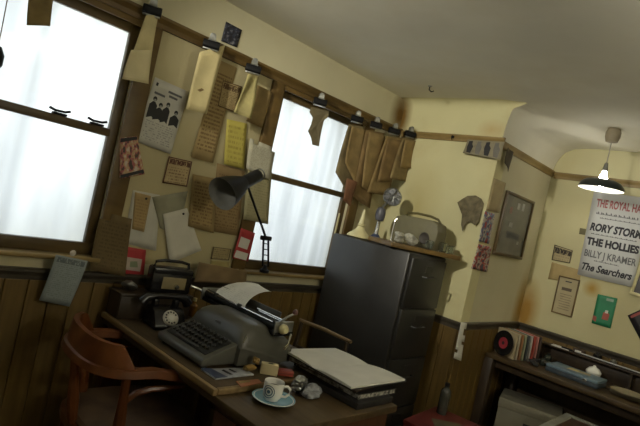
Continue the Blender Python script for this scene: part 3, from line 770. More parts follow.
# ---- dark crate at the window end, radio on it, telephone in front
CRX0, CRX1, CRY0, CRY1 = 1.165, 1.54, 2.178, 2.300
crate = thing('wooden_crate', 'low dark wooden box at the window end of the desk', 'box', ((CRX0+CRX1)/2, (CRY0+CRY1)/2, TZ))
hx, hy = (CRX1-CRX0)/2, (CRY1-CRY0)/2
box('front_board', (-hx, -hy, 0), (hx, -hy+0.012, 0.105), m_darkwood, crate, 0.002)
box('back_board', (-hx, hy-0.012, 0), (hx, hy, 0.105), m_darkwood, crate, 0.002)
for x in (-hx, hx-0.012): box('side_board', (x, -hy+0.0125, 0), (x+0.012, hy-0.0125, 0.105), m_darkwood, crate, 0.002)
box('lid', (-hx-0.004, -hy-0.004, 0.1055), (hx+0.004, hy+0.004, 0.118), m_darkwood, crate, 0.003)
radio = thing('transistor_radio', 'small black portable radio with beige front panel on the low dark box', 'radio', (1.425, 2.237, TZ+0.119), math.radians(-6))
radio.scale = (1.15, 1.1, 1.1)
box('case', (-0.092, -0.035, 0.0), (0.092, 0.035, 0.115), m_bakelite, radio, 0.012)
box('front_panel', (-0.045, -0.0375, 0.022), (0.062, -0.0345, 0.075), plain('beige_panel', (0.30, 0.24, 0.12), 0.5), radio, 0.001)
box('top_band', (-0.088, -0.038, 0.088), (0.088, -0.034, 0.106), m_black, radio, 0.001)
tube('handle', [(-0.08, 0, 0.112), (-0.075, 0, 0.135), (-0.04, 0, 0.142), (0.04, 0, 0.142), (0.075, 0, 0.135), (0.08, 0, 0.112)], 0.007, m_bakelite, radio, 8)
lathe('dial_knob', [(0, 0.012), (0.010, 0.011), (0.012, 0), (0, 0)], m_chrome, radio, 14, Matrix.Translation((0.02, -0.0372, 0.035)) @ Matrix.Rotation(math.pi/2, 4, 'X'))
def crumple(name, loc, r, mat, label, cat, sq=(1, 1, 0.7), parent=None, amp=0.25, sub=3):
    bm = bmesh.new(); bmesh.ops.create_icosphere(bm, subdivisions=sub, radius=r)
    rnd = random.Random(int(abs(loc[0]*1000+loc[1]*777+loc[2]*333)))
    dirs = [Vector((rnd.gauss(0, 1), rnd.gauss(0, 1), rnd.gauss(0, 1))).normalized() for _ in range(14)]
    for v in bm.verts:
        n = v.co.normalized(); k = 1+amp*sum(abs((n.dot(d)))**6*(1 if i % 2 else -1) for i, d in enumerate(dirs))*0.6
        v.co = Vector((n.x*sq[0], n.y*sq[1], n.z*sq[2]))*r*k*(1+amp*rnd.uniform(-0.22, 0.22))
    zmin = min(v.co.z for v in bm.verts)
    for v in bm.verts: v.co.z -= zmin
    o = from_bm(name, bm, mat, parent, False, loc)
    if parent is None: tag(o, label, cat)
    return o
crumple('crumpled_wrapper', (1.222, 2.235, TZ+0.119), 0.034, m_steel, 'shiny crumpled silvery wrapper on the dark box, left of the small radio', 'wrapper')
def telephone():
    t = thing('telephone', 'black telephone with white dial beside the typewriter', 'telephone', (1.345, 2.085, TZ), math.radians(-6))
    prism('body', [(-0.085, 0), (-0.085, 0.02), (-0.045, 0.075), (-0.02, 0.088), (0.05, 0.088), (0.07, 0.02), (0.07, 0)], m_bakelite, t, 'x', -0.075, 0.075, 0.008, Matrix.Rotation(0, 4, 'Z'))
    n = Vector((0, -0.055, 0.04)).normalized(); M = Matrix.Translation((0, -0.062, 0.052)) @ Vector((0, -0.055, 0.04)).normalized().to_track_quat('Z', 'Y').to_matrix().to_4x4()
    d = lathe('dial', [(0, 0.010), (0.034, 0.010), (0.037, 0.006), (0.037, -0.004), (0, -0.004)], plain('ivory_dial', (0.62, 0.60, 0.52), 0.35), t, 28, M)
    for k in range(10):
        a = math.radians(30+k*30)
        lathe('finger_hole', [(0, 0.0106), (0.0045, 0.0106), (0.005, 0.009)], m_ink, d, 10, M @ Matrix.Translation((0.026*math.cos(a), 0.026*math.sin(a), 0.0006)))
    lathe('dial_centre', [(0, 0.0125), (0.013, 0.012), (0.014, 0.010)], m_paperw, d, 18, M)
    tube('handset', [(-0.115, 0.02, 0.10), (-0.095, 0.018, 0.125), (-0.05, 0.015, 0.134), (0.05, 0.015, 0.134), (0.095, 0.018, 0.125), (0.115, 0.02, 0.10)], [0.024, 0.022, 0.013, 0.013, 0.022, 0.024], m_bakelite, t, 12)
    for x in (-0.05, 0.05): box('cradle', (x-0.012, 0.0, 0.0885), (x+0.012, 0.035, 0.120), m_bakelite, t, 0.004)
    return t
telephone()

# ---- cup and saucer
def cup():
    s = thing('saucer', 'pale blue saucer under the patterned cup', 'saucer', (1.345, 1.285, BZ))
    lathe('saucer_dish', [(0, 0.004), (0.030, 0.003), (0.034, 0), (0.038, 0.002), (0.060, 0.008), (0.078, 0.017), (0.079, 0.019), (0.060, 0.012), (0.040, 0.007), (0, 0.0065)], m_blue, s, 40)
    lathe('rim_band', [(0.079, 0.0192), (0.0795, 0.0185), (0.0715, 0.0165), (0.071, 0.0172)], m_white, s, 40)
    c = thing('teacup', 'white teacup with blue ring emblem standing on the blue saucer', 'cup', (1.342, 1.294, BZ+0.0085), math.radians(-46.8))
    R = 0.036
    lathe('cup_body', [(0, 0.002), (0.026, 0), (0.027, 0.004), (0.034, 0.012), (R, 0.030), (R+0.001, 0.064), (R+0.0005, 0.066), (R-0.0025, 0.063), (R-0.003, 0.030), (0.028, 0.012), (0, 0.009)], m_white, c, 40)
    lathe('coffee', [(0, 0.045), (R-0.0035, 0.045)], plain('tea_brown', (0.10, 0.05, 0.02), 0.1), c, 32)
    tube('handle', [(R-0.002, 0, 0.052), (R+0.014, 0, 0.056), (R+0.025, 0, 0.046), (R+0.024, 0, 0.030), (R+0.012, 0, 0.018), (R-0.003, 0, 0.018)], [0.005, 0.005, 0.0048, 0.0045, 0.0045, 0.005], m_white, c, 10)
    # ring emblem facing the camera (local -y, wrapped on the cup wall)
    mb = plain('emblem_blue', (0.10, 0.17, 0.24), 0.4); cz, ca = 0.036, math.radians(-112)
    def wrap(ang, rad, rr=R+0.0012): return Vector((rr*math.cos(ca+rad*math.cos(ang)/R), rr*math.sin(ca+rad*math.cos(ang)/R), cz+rad*math.sin(ang)))
    for r0, r1 in ((0.0195, 0.0225), (0.0115, 0.0155), (0.0, 0.0065)):
        bm = bmesh.new(); A = [bm.verts.new(wrap(2*math.pi*k/32, r0)) for k in range(32)] if r0 > 0 else None; B = [bm.verts.new(wrap(2*math.pi*k/32, r1)) for k in range(32)]
        if A:
            for k in range(32): bm.faces.new((A[k], A[(k+1) % 32], B[(k+1) % 32], B[k]))
        else:
            cv = bm.verts.new(wrap(0, 0)); 
            for k in range(32): bm.faces.new((cv, B[k], B[(k+1) % 32]))
        from_bm('emblem_ring', bm, mb, c)
cup()

# ---- books and open ledger on the near half of the desk
def book(name, label, c, w, d, h, z, rz, cover, pages, group=None):
    b = thing(name, label, 'book', (c[0], c[1], z), rz, group)
    box('cover', (-w/2, -d/2, 0), (w/2, d/2, 0.003), cover, b); box('cover', (-w/2, -d/2, h-0.003), (w/2, d/2, h), cover, b)
    box('page_block', (-w/2+0.006, -d/2+0.004, 0.0032), (w/2-0.004, d/2-0.004, h-0.0032), pages, b)
    box('spine', (-w/2-0.002, -d/2, 0), (-w/2+0.003, d/2, h), cover, b, 0.001)
    return b
m_cov1 = plain('black_cover', (0.02, 0.018, 0.018), 0.5); m_cov2 = plain('brown_cover', (0.07, 0.04, 0.025), 0.5)
m_pages = plain('marbled_page_edges', (0.50, 0.48, 0.43), 0.7, var=0.93, scale=55)
LA = math.radians(-87)
LC = (1.80, 1.375)
book('ledger_book', 'black-covered book at the bottom of the stack under the open ledger', (1.79, 1.33), 0.37, 0.25, 0.024, 0.7615, LA+math.radians(-4), m_cov1, m_pages)
book('ledger_book', 'brown book with pale edges directly under the open ledger', (1.775, 1.36), 0.36, 0.26, 0.020, 0.7862, LA+math.radians(3), m_cov2, m_pages)
box('desk_blotter', (1.635, 1.125, BZ+0.0005), (1.87, 1.3845, 0.7610), m_cov1, None, 0.002)
tag(bpy.data.objects['desk_blotter'], 'thick dark board lying on the low half of the desk under the books', 'board')
def ledger():
    L = thing('open_ledger', 'large open ledger with blank white pages on top of the book stack', 'book', (0, 0, 0.8070))
    q = [onz(p, 0.812) for p in ((282, 350), (335, 349), (405, 380.5), (351, 388.5))]
    # spine runs across the middle; two page blocks side by side
    mid_l = q[0].lerp(q[3], 0.5); mid_r = q[1].lerp(q[2], 0.5)
    def block(a, b, c, d, nm, mat, z0, z1, puff, gutter):
        bm = bmesh.new(); n = 10; T = []; Bt = []
        for i in range(n+1):
            u = i/n; z = z1 + puff*math.sin(math.pi*min(1, u*1.0))*0.6 - (gutter*(1-u)**4)
            T.append((bm.verts.new((a.lerp(b, u).x, a.lerp(b, u).y, z)), bm.verts.new((d.lerp(c, u).x, d.lerp(c, u).y, z))))
            Bt.append((bm.verts.new((a.lerp(b, u).x, a.lerp(b, u).y, z0)), bm.verts.new((d.lerp(c, u).x, d.lerp(c, u).y, z0))))
        for i in range(n):
            bm.faces.new((T[i][0], T[i+1][0], T[i+1][1], T[i][1])).smooth = True; bm.faces.new((Bt[i][0], Bt[i][1], Bt[i+1][1], Bt[i+1][0]))
            bm.faces.new((T[i][0], Bt[i][0], Bt[i+1][0], T[i+1][0])); bm.faces.new((T[i][1], T[i+1][1], Bt[i+1][1], Bt[i][1]))
        bm.faces.new((T[0][0], T[0][1], Bt[0][1], Bt[0][0])); bm.faces.new((T[n][0], Bt[n][0], Bt[n][1], T[n][1]))
        return from_bm(nm, bm, mat, L, True)
    g = 0.0025
    block(mid_l, q[0], q[1], mid_r, 'page_block', m_paperw, 0.0032, 0.010, 0.004, 0.0066)
    block(mid_l, q[3], q[2], mid_r, 'page_block', m_paperw, 0.0032, 0.011, 0.005, 0.0076)
    cq = [mid_l + (p-mid_l)*1.0 for p in q]
    cen = sum(q, Vector())/4; cq = [cen+(p-cen)*1.03 for p in q]
    prism('cover', [(p.x, p.y) for p in cq], m_cov1, L, 'z', 0.0, 0.003)
ledger()

# ---- small papers and scraps by the cup
def flat_item(name, px, z, h, mat, label, cat, parts=(), bev=0.001):
    q = [onz(p, z+h) for p in px]
    o = thing(name, label, cat, (sum(p.x for p in q)/4, sum(p.y for p in q)/4, z))
    prism('card', [(p.x-o.location.x, p.y-o.location.y) for p in q], mat, o, 'z', 0, h, bev if h > 0.004 else 0)
    for pm, (a, b, c, d), nm in parts:
        def uv(u, v): return (q[0]*(1-u)+q[1]*u)*(1-v)+(q[3]*(1-u)+q[2]*u)*v
        pp = [uv(*k) for k in (a, b, c, d)]
        prism(nm, [(p.x-o.location.x, p.y-o.location.y) for p in pp], pm, o, 'z', h+0.0003, h+0.0009)
    return o
m_navy = plain('navy_print', (0.05, 0.07, 0.14), 0.4)
flat_item('picture_magazine', [(201, 368.5), (243, 367.5), (254, 374), (216, 378.5)], TZ, 0.006, plain('grey_white_print', (0.42, 0.44, 0.48), 0.35, var=0.4, scale=25), 'glossy magazine with blue and white cover in front of the typewriter', 'magazine',
          [(m_navy, ((0.0, 0.0), (0.22, 0.0), (0.3, 1), (0.0, 1)), 'cover_print'), (m_ink, ((0.38, 0.3), (0.46, 0.2), (0.5, 0.8), (0.42, 0.8)), 'cover_print'), (m_ink, ((0.58, 0.2), (0.63, 0.15), (0.68, 0.6), (0.6, 0.6)), 'cover_print')])
flat_item('orange_ticket', [(236, 381), (258, 379), (262, 382.5), (241, 386.5)], TZ, 0.003, plain('orange_card', (0.38, 0.14, 0.06), 0.6), 'small orange paper ticket at the edge of the raised desk top', 'ticket', [(m_paperb2, ((0.05, 0.1), (0.6, 0.1), (0.55, 0.5), (0.05, 0.5)), 'cover_print')])
cb = thing('card_box', 'small cream paper carton standing behind the teacup', 'box', (1.468, 1.462, TZ), math.radians(-40))
box('carton', (-0.035, -0.016, 0), (0.035, 0.016, 0.042), plain('cream_card', (0.52, 0.44, 0.26), 0.7, var=0.15), cb, 0.002); box('opening', (-0.008, -0.006, 0.0422), (0.012, 0.006, 0.0428), m_ink, cb)
rb = thing('red_packet', 'small red packet leaning beside the cream carton', 'packet', (1.535, 1.435, TZ), math.radians(-30))
box('packet_body', (-0.032, -0.018, 0), (0.032, 0.018, 0.022), plain('red_packet_card', (0.33, 0.06, 0.035), 0.5), rb, 0.003); box('packet_flap', (-0.030, -0.0185, 0.010), (0.032, -0.0182, 0.011), m_ink, rb)
tb = thing('tobacco_tin', 'yellow-brown crumpled paper bag behind the cream carton', 'bag', (1.395, 1.497, TZ))
crumple('bag_body', (0, 0, 0), 0.024, plain('yellow_brown_bag', (0.30, 0.19, 0.05), 0.6, var=0.4), '', '', (1.2, 0.9, 0.7), tb, 0.5, 2)
crumple('bag_neck', (0.022, -0.004, 0.03), 0.014, plain('yellow_brown_bag', (0.3, 0.19, 0.05)), '', '', (1, 1, 0.9), tb, 0.5, 2)
tb.name = 'paper_bag'
# crumpled cellophane by the ledger
for k, (px, r) in enumerate((((298, 390), 0.027), ((311, 394), 0.024))):
    c = onz(px, BZ+0.012)
    crumple('foil_ball', (c.x, c.y, BZ), r, m_greycrumple if k else m_steel, ('crumpled silver foil nearest the teacup handle', 'crumpled grey foil between teacup and book stack')[k], 'foil', (1.25, 1.1, 0.75), None, 0.6, 3)
# ---- jointed lamp on the sill
def desk_lamp():
    base = ony((262, 281), 2.300); J = ony((266, 238), 2.20); Hd = ony((247, 184), 2.12)
    l = thing('jointed_desk_lamp', 'black jointed desk lamp standing at the right window sill', 'lamp', (base.x, 2.300, GZ0-0.0552))
    O = Vector(l.location); T = lambda p: Vector(p)-O
    lathe('base', [(0, 0), (0.028, 0), (0.028, 0.014), (0.020, 0.02), (0.012, 0.03), (0.009, 0.045), (0, 0.045)], m_black, l, 24)
    b0 = Vector((0, 0, 0.04)); j = T(J); h = T(Hd)
    side = Vector((0.019, -0.004, 0))
    for s in (-1, 1): tube('lower_arm', [b0+side*s, j+side*s*0.8], 0.0062, m_black, l, 8)
    for k in range(1, 5): 
        p = b0.lerp(j, k/5); tube('arm_brace', [p-side, p+side], 0.003, m_black, l, 6)
    tube('elbow_joint', [j-side*1.6+Vector((0, 0, -0.002)), j+side*1.6], 0.013, m_black, l, 14)
    tube('upper_arm', [j, h], 0.0065, m_black, l, 8)
    # head: housing cylinder widening to a bell, mouth pointing down-left
    a = T(ony((259, 175), 2.14)); m = T(ony((222, 194), 2.07)); ax = (m-a); Ln = ax.length; Mx = Matrix.Translation(a) @ ax.normalized().to_track_quat('Z', 'Y').to_matrix().to_4x4()
    hd = lathe('shade', [(0, 0), (0.028, 0.002), (0.034, 0.012), (0.034, Ln*0.42), (0.038, Ln*0.46), (0.056, Ln*0.62), (0.074, Ln*0.82), (0.084, Ln)], m_black, l, 32, Mx)
    lathe('shade_lining', [(0, Ln*0.44), (0.035, Ln*0.465), (0.053, Ln*0.63), (0.071, Ln*0.83), (0.0835, Ln+0.0005)], plain('grey_lining', (0.20, 0.20, 0.18), 0.5), hd, 32, Mx)
    tube('pivot', [h+Vector((0, 0, 0.0)), a.lerp(m, 0.2)], 0.010, m_black, l, 10)
    ring = [Mx @ Vector((0.030*math.cos(t*math.pi/6), 0.030*math.sin(t*math.pi/6), -0.012)) for t in range(12)]
    tube('switch_ring', ring, 0.004, m_steel, hd, 6, True)
desk_lamp()

# ================================================================== PINBOARD AND PAPERS BY THE WINDOWS
board = box('pinboard', (W1[1]+FR+0.088, WY-0.006, 0.99), (W2[0]-FR-0.088, WY-0.0005, RZ0-0.002), paint('pinboard_cream', (0.50, 0.44, 0.26), (0.40, 0.30, 0.12), 0.5), None, 0.001)
tag(board, 'cream pinboard on the wall between the two windows', 'board')
BO = 0.008
G = 'papers pinned between the windows'
P_tan = printed('tan_typed', (0.38, 0.28, 0.13), (0.14, 0.08, 0.03), 26, amt=0.7, dens=0.55)
P_tan2 = printed('tan_typed_header', (0.40, 0.31, 0.15), (0.10, 0.06, 0.03), 18, header=0.28, border=0.04, amt=0.7)
P_brown = printed('brown_typed', (0.30, 0.21, 0.10), (0.11, 0.06, 0.02), 22, amt=0.6)
P_yel = printed('yellow_typed', (0.50, 0.43, 0.10), (0.22, 0.17, 0.04), 9, amt=0.5)
P_grey = printed('grey_typed', (0.46, 0.44, 0.34), (0.20, 0.19, 0.14), 24, amt=0.5)
P_white = printed('white_typed', (0.56, 0.55, 0.50), (0.2, 0.2, 0.2), 30, top=0.62, amt=0.6)
P_blue = printed('blue_grey_typed', (0.27, 0.31, 0.32), (0.12, 0.14, 0.15), 24, header=0.14, amt=0.5)
P_card = printed('bordered_notice', (0.46, 0.36, 0.20), (0.12, 0.06, 0.04), 9, top=0.36, header=0.26, border=0.05, amt=0.6)
P_dark = printed('dark_brown_sheet', (0.145, 0.105, 0.05), (0.07, 0.05, 0.025), 16, amt=0.5)
def ws(name, px, mat, label, cat='paper', off=BO, **kw): return sheet(name, px, 'window', mat, label, cat, off, G, **kw)
# concert sheet with black photograph of a group
o, uv, n = ws('concert_sheet', [(155, 77), (189, 92), (170, 154), (135, 141)], P_white, 'white handbill with a black group photograph, top left of the pinboard', off=BO+0.004, curl=0.006)
for fx, hv, wl, wr in ((0.17, 0.30, 0.10, 0.10), (0.36, 0.36, 0.12, 0.13), (0.55, 0.31, 0.10, 0.09), (0.82, 0.38, 0.12, 0.13)):
    hair = [(fx+0.055*math.cos(t*math.pi/6), hv+0.036*math.sin(t*math.pi/6)) for t in range(12)]
    patch(o, uv, n, hair, m_ink, 'photo_figure')
    patch(o, uv, n, [(fx-0.022, hv+0.004), (fx+0.03, hv), (fx+0.034, hv+0.03), (fx+0.004, hv+0.05), (fx-0.022, hv+0.03)], plain('print_face', (0.36, 0.36, 0.34), 0.7), 'photo_figure', 0.0019)
    patch(o, uv, n, [(fx-0.03, hv+0.04), (fx+0.03, hv+0.045), (fx+wr, hv+0.09), (fx+wr+0.01, 0.60), (fx+0.03, 0.56+0.1*wl), (fx-wl, 0.61), (fx-wl-0.01, hv+0.10)], m_ink, 'photo_figure')
for a, b, v, h in ((0.45, 0.85, 0.13, 0.012), (0.5, 0.75, 0.19, 0.010), (0.1, 0.4, 0.22, 0.008)):
    patch(o, uv, n, [(a, v-0.025), (b, v-0.02), (b, v+0.012), (a, v+0.01)], plain('faded_ink', (0.12, 0.12, 0.13), 0.7), 'print_line')
patch(o, uv, n, [(0.08, 0.06), (0.14, 0.06), (0.14, 0.11), (0.08, 0.11)], m_ink, 'print_line')
ws('bordered_notice', [(168.7, 156), (192.5, 161.5), (187, 187), (162, 183)], P_card, 'small bordered notice with pinkish heading below the handbill', off=BO+0.003)
ws('typed_letter', [(220, 60), (237, 68), (212, 163), (190, 157)], P_tan, 'long tan typed letter hanging down the middle of the pinboard', off=BO+0.002, curl=0.01)
ws('newspaper_notice', [(223, 80), (242, 86.5), (236, 113), (217.5, 106)], P_tan2, 'tan clipping with dark heading right of the long tan letter', off=BO+0.0055)
ws('yellow_note', [(227, 119), (247, 123.5), (243, 169), (223, 164)], P_yel, 'yellow note sheet above the black lamp head', off=BO+0.006, curl=0.008)
ws('torn_letter', [(250, 138), (276, 148.5), (269, 180), (245, 168)], P_grey, 'grey torn letter right of the yellow note', off=0.035, curl=0.012, cut=lambda u, v: v < 0.14 and (u < 0.35 and u > 0.2 or u > 0.75))
ws('grey_letter', [(249, 165), (272, 172), (267, 224), (242, 219)], printed('olive_typed', (0.33, 0.30, 0.17), (0.17, 0.15, 0.08), 20, amt=0.4), 'olive grey letter hanging over the casing behind the lamp arm', off=0.027, curl=0.01)
ws('brown_letter', [(193, 174), (217, 179), (213, 233), (187, 226)], printed('brown_typed2', (0.33, 0.24, 0.11), (0.13, 0.07, 0.03), 16, amt=0.7), 'brown typed letter left of the black lamp head', off=BO+0.004, curl=0.008)
ws('brown_letter', [(217, 163), (245, 171), (238, 236), (211, 231)], P_brown, 'brown creased letter partly hidden by the black lamp head', off=BO+0.002)
o, uv, n = ws('white_letter', [(133, 190), (160, 195), (156, 251), (123, 243)], plain('grey_white_paper', (0.50, 0.49, 0.43), 0.8, var=0.1), 'white letter with a brown slip on it, lower left of the pinboard', off=BO+0.002)
o2, uv2, n2 = ws('brown_slip', [(135, 192), (151, 196), (144, 232), (132, 229)], printed('brown_slip_print', (0.38, 0.27, 0.13), (0.2, 0.12, 0.05), 12, amt=0.5), 'narrow brown slip pinned on the lower left white letter', off=BO+0.005)
pin(o2, uv2(0.72, 0.1)+n2*0.001, n2)
ws('grey_letter', [(152, 197), (188, 191), (178, 236), (160, 228)], plain('olive_grey_paper', (0.30, 0.29, 0.20), 0.8), 'plain olive grey sheet behind the tilted white page', off=BO+0.0035)
o, uv, n = ws('tilted_page', [(163, 214), (187, 208), (201, 250), (169, 263)], plain('off_white_paper', (0.60, 0.58, 0.50), 0.8, var=0.08), 'large tilted white page, lowest on the pinboard', off=BO+0.0085, curl=0.006)
pin(o, uv(0.78, 0.1)+n*0.001, n)
o, uv, n = ws('red_card', [(124, 246), (146, 250), (143.5, 277), (120, 274)], m_redcard, 'red card with pale label low on the pinboard above the dark box', off=BO+0.004)
patch(o, uv, n, [(0.18, 0.36), (0.86, 0.36), (0.82, 0.82), (0.12, 0.82)], plain('pale_label', (0.50, 0.42, 0.36), 0.7), 'label'); patch(o, uv, n, [(0.35, 0.5), (0.65, 0.46), (0.7, 0.68), (0.35, 0.7)], plain('green_blob', (0.22, 0.27, 0.16), 0.7), 'label_print', 0.002)
ws('brown_sheet', [(101, 211), (132, 219), (124, 276), (88, 269)], P_dark, 'dark brown ragged sheet hanging on the left window casing', off=0.030, curl=0.012, cut=lambda u, v: v < 0.12 and u < 0.3)
o, uv, n = ws('hanging_bill', [(56, 254.5), (88, 261), (71, 308), (40.5, 301.5)], P_blue, 'blue-grey bill hanging below the left window sill', off=0.080, curl=-0.02)
pin(o, uv(0.45, -0.10)+n*0.004, n, plain('ivory_pin', (0.6, 0.55, 0.48), 0.4), 0.014)
o, uv, n = ws('colour_picture', [(120, 138), (137, 136), (144, 174), (119, 179)], blotch('colour_picture_print', [(0.06, 0.04, 0.03), (0.34, 0.10, 0.10), (0.42, 0.28, 0.15), (0.5, 0.42, 0.36)], 5), 'small colour picture with red figures on left window casing', 'picture', off=0.027, curl=0.006)
patch(o, uv, n, [(0.02, 0.01), (0.98, 0.01), (0.98, 0.09), (0.02, 0.11)], m_ink, 'print_line'); patch(o, uv, n, [(0.02, 0.90), (0.98, 0.87), (0.98, 0.95), (0.02, 0.98)], m_ink, 'print_line')
o, uv, n = ws('snapshot', [(226, 21.5), (242, 30), (237, 47.5), (221, 41)], blotch('dark_snapshot', [(0.01, 0.01, 0.015), (0.02, 0.02, 0.03), (0.03, 0.035, 0.06), (0.14, 0.14, 0.16)], 5), 'small dark snapshot on the frieze above the picture rail', 'photograph', off=0.004)
o, uv, n = ws('red_booklet', [(241, 228), (255, 233), (248, 261.5), (232.5, 258)], m_redcard, 'red booklet with white panels at the right window edge', 'booklet', off=0.030)
patch(o, uv, n, [(0.15, 0.26), (0.8, 0.28), (0.75, 0.62), (0.12, 0.60)], m_paperw, 'label'); patch(o, uv, n, [(0.1, 0.72), (0.9, 0.74), (0.86, 0.98), (0.05, 0.96)], m_paperw, 'label')
ws('small_card', [(213, 246.5), (231.5, 249), (229, 260.5), (210.5, 259)], printed('black_bordered_card', (0.36, 0.29, 0.15), (0.1, 0.08, 0.05), 6, border=0.06, amt=0.5), 'small card with dark border at the foot of the pinboard', 'card', off=BO+0.003)
ws('yellow_card', [(211, 260.5), (230, 262), (227, 272), (209, 270)], plain('dull_yellow_card', (0.44, 0.36, 0.14), 0.7), 'plain yellow card below the dark bordered card', 'card', off=BO+0.002)
ws('tan_folder', [(199, 262), (247, 271), (246, 284), (194, 282)], plain('brown_folder', (0.22, 0.15, 0.07), 0.7), 'brown folder standing on end behind the typewriter', 'folder', off=0.082)

# ---- bulldog clips on the picture rail and what they hold
def clip_mesh_parts(parent):
    prism('jaw', [(-0.020, -0.006), (-0.016, 0.024), (-0.006, 0.034), (0.006, 0.034), (0.016, 0.024), (0.020, -0.006), (0.008, -0.016), (-0.008, -0.016)], m_black, parent, 'x', -0.050, 0.050, 0.003)
    box('jaw_lip', (-0.046, -0.0095, -0.024), (0.046, 0.0095, -0.0165), m_steel, parent, 0.002)
    for s in (-1, 1):
        prism('clip_handle', [(-0.026, 0.030), (-0.018, 0.045), (-0.018, 0.066), (-0.010, 0.076), (0.010, 0.076), (0.018, 0.066), (0.018, 0.045), (0.026, 0.030)], m_steel, parent, 'y', s*0.008-0.002, s*0.008+0.002, 0.001, Matrix.Rotation(-s*0.12, 4, 'X'))
clips = []
CLIPS = [((152, 12), 'leftmost bulldog clip, on the rail beside the left window'), ((211, 46), 'bulldog clip on the rail next to the dark snapshot'), ((253, 70), 'bulldog clip on the rail at the right end of the pinboard'),
         ((320, 103), 'bulldog clip above the middle of the right window'), ((357, 120), 'bulldog clip, first of the four crowded by the room corner'), ((376, 126), 'bulldog clip, second of the four crowded by the room corner'),
         ((394, 132), 'bulldog clip, third of the four crowded by the room corner'), ((410, 135), 'rightmost bulldog clip, by the room corner')]
for k, (px, lab) in enumerate(CLIPS):
    yy = WY-(0.075, 0.075, 0.075, 0.075, 0.076, 0.100, 0.124, 0.148)[k]
    c = ony(px, yy)
    o = thing('bulldog_clip', lab, 'clip', c, math.radians(-30), 'bulldog clips along the picture rail'); o.scale = (0.82, 0.82, 0.82)
    if not clips: clip_mesh_parts(o); src = list(o.children)
    else:
        for ch in src:
            d = ch.copy(); COL.objects.link(d); d.parent = o
    clips.append(c)
def hung(name, px, d, mat, label, cat='paper', **kw):
    q = [ony(p, WY-d) for p in px]; me, uvp = sheet_mesh(name, q, NW, 0.0, **kw); o = new_obj(name, me, mat); tag(o, label, cat, 'papers held by the clips'); return o, uvp
hung('clipped_paper', [(146, 15), (158, 16), (146, 84), (128, 60)], 0.076, m_papery, 'long yellowed paper strip under the leftmost clip', curl=0.01, wave=0.012)
hung('clipped_paper', [(130, 50), (150, 50), (146, 84), (120, 79)], 0.105, plain('pale_yellow_paper', (0.62, 0.55, 0.33), 0.8, var=0.12), 'short yellow sheet in front of the leftmost strip', curl=0.02, wave=0.01)
o, uv = hung('clipped_paper', [(199, 52), (225, 45), (204, 114), (184, 109)], 0.077, plain('buff_paper', (0.60, 0.51, 0.26), 0.8, var=0.15), 'long buff paper curling out below the clip by the snapshot', curl=0.02, wave=0.006)
patch(o, uv, NW, [(0.3, 0.66), (0.5, 0.63), (0.62, 0.66), (0.45, 0.69)], m_paperb, 'tear_mark', 0.002)
hung('clipped_paper', [(246, 74), (258, 77), (248, 119), (232, 112)], 0.077, plain('pale_olive_paper', (0.44, 0.38, 0.16), 0.8, var=0.3), 'creased olive yellow paper under the clip at the pinboard end', curl=0.01, wave=0.02)
hung('clipped_paper', [(255, 84), (272, 92), (262, 128), (246, 121)], 0.030, m_paperb2, 'tan sheet at the upper right edge of the pinboard', wave=0.004)
poly_sheet('clipped_scrap', [(ony(p, WY-0.078), d) for p, d in (((311.5, 107), 0), ((329, 111), 0), ((327, 117), 0.01), ((323, 119), 0.012), ((320.5, 128), 0.014), ((318, 137), 0.02), ((316, 146), 0.025), ((309.5, 144.5), 0.025), ((309, 138), 0.02), ((306, 131), 0.018), ((310, 124), 0.012), ((312, 117), 0.008), ((309, 112), 0.004))],
    NW, plain('brown_grey_scrap', (0.20, 0.165, 0.095), 0.8, var=0.3), 'torn brown scrap hanging in front of the right window', 'paper', group='papers held by the clips')
for k, (q, m, lab, dd) in enumerate((
    ([(348, 124), (364, 127), (352, 205), (334, 172)], plain('dull_green_brown', (0.22, 0.17, 0.08), 0.8, var=0.35), 'dull brown sheets under the first of the crowded clips', 0.076),
    ([(366, 130), (384, 133), (368, 208), (350, 196)], m_paperb, 'long dark tan sheets under the second crowded clip', 0.100),
    ([(385, 136), (403, 138), (386, 196), (366, 192)], m_paperb2, 'rust brown sheets under the third crowded clip', 0.124),
    ([(402, 138), (420, 138), (406, 182), (388, 178)], plain('umber_paper', (0.26, 0.19, 0.08), 0.8, var=0.35), 'umber sheets under the rightmost clip by the corner', 0.148))):
    o, uv = hung('clipped_paper', q, dd, m, lab, curl=0.006, wave=0.010, side=0.004, nv=12)
    q2 = [(q[0][0]+3, q[0][1]+2), (q[1][0]+1, q[1][1]+3), (q[2][0]+4, q[2][1]-14), (q[3][0]+9, q[3][1]-10)]
    qw = [ony(p, WY-dd-0.012) for p in q2]; me, _ = sheet_mesh('front_leaf', qw, NW, 0.0, curl=0.012, wave=0.008, side=0.004)
    new_obj('front_leaf', me, (m_paperb2, m_paperb2, m_paperb, m_paperb2)[k], o)
hung('clipped_scrap', [(347, 178), (357, 182), (350, 206), (342, 200)], 0.13, plain('rust_paper', (0.22, 0.10, 0.05), 0.8), 'rust red scrap at the bottom of the crowded papers', wave=0.01)
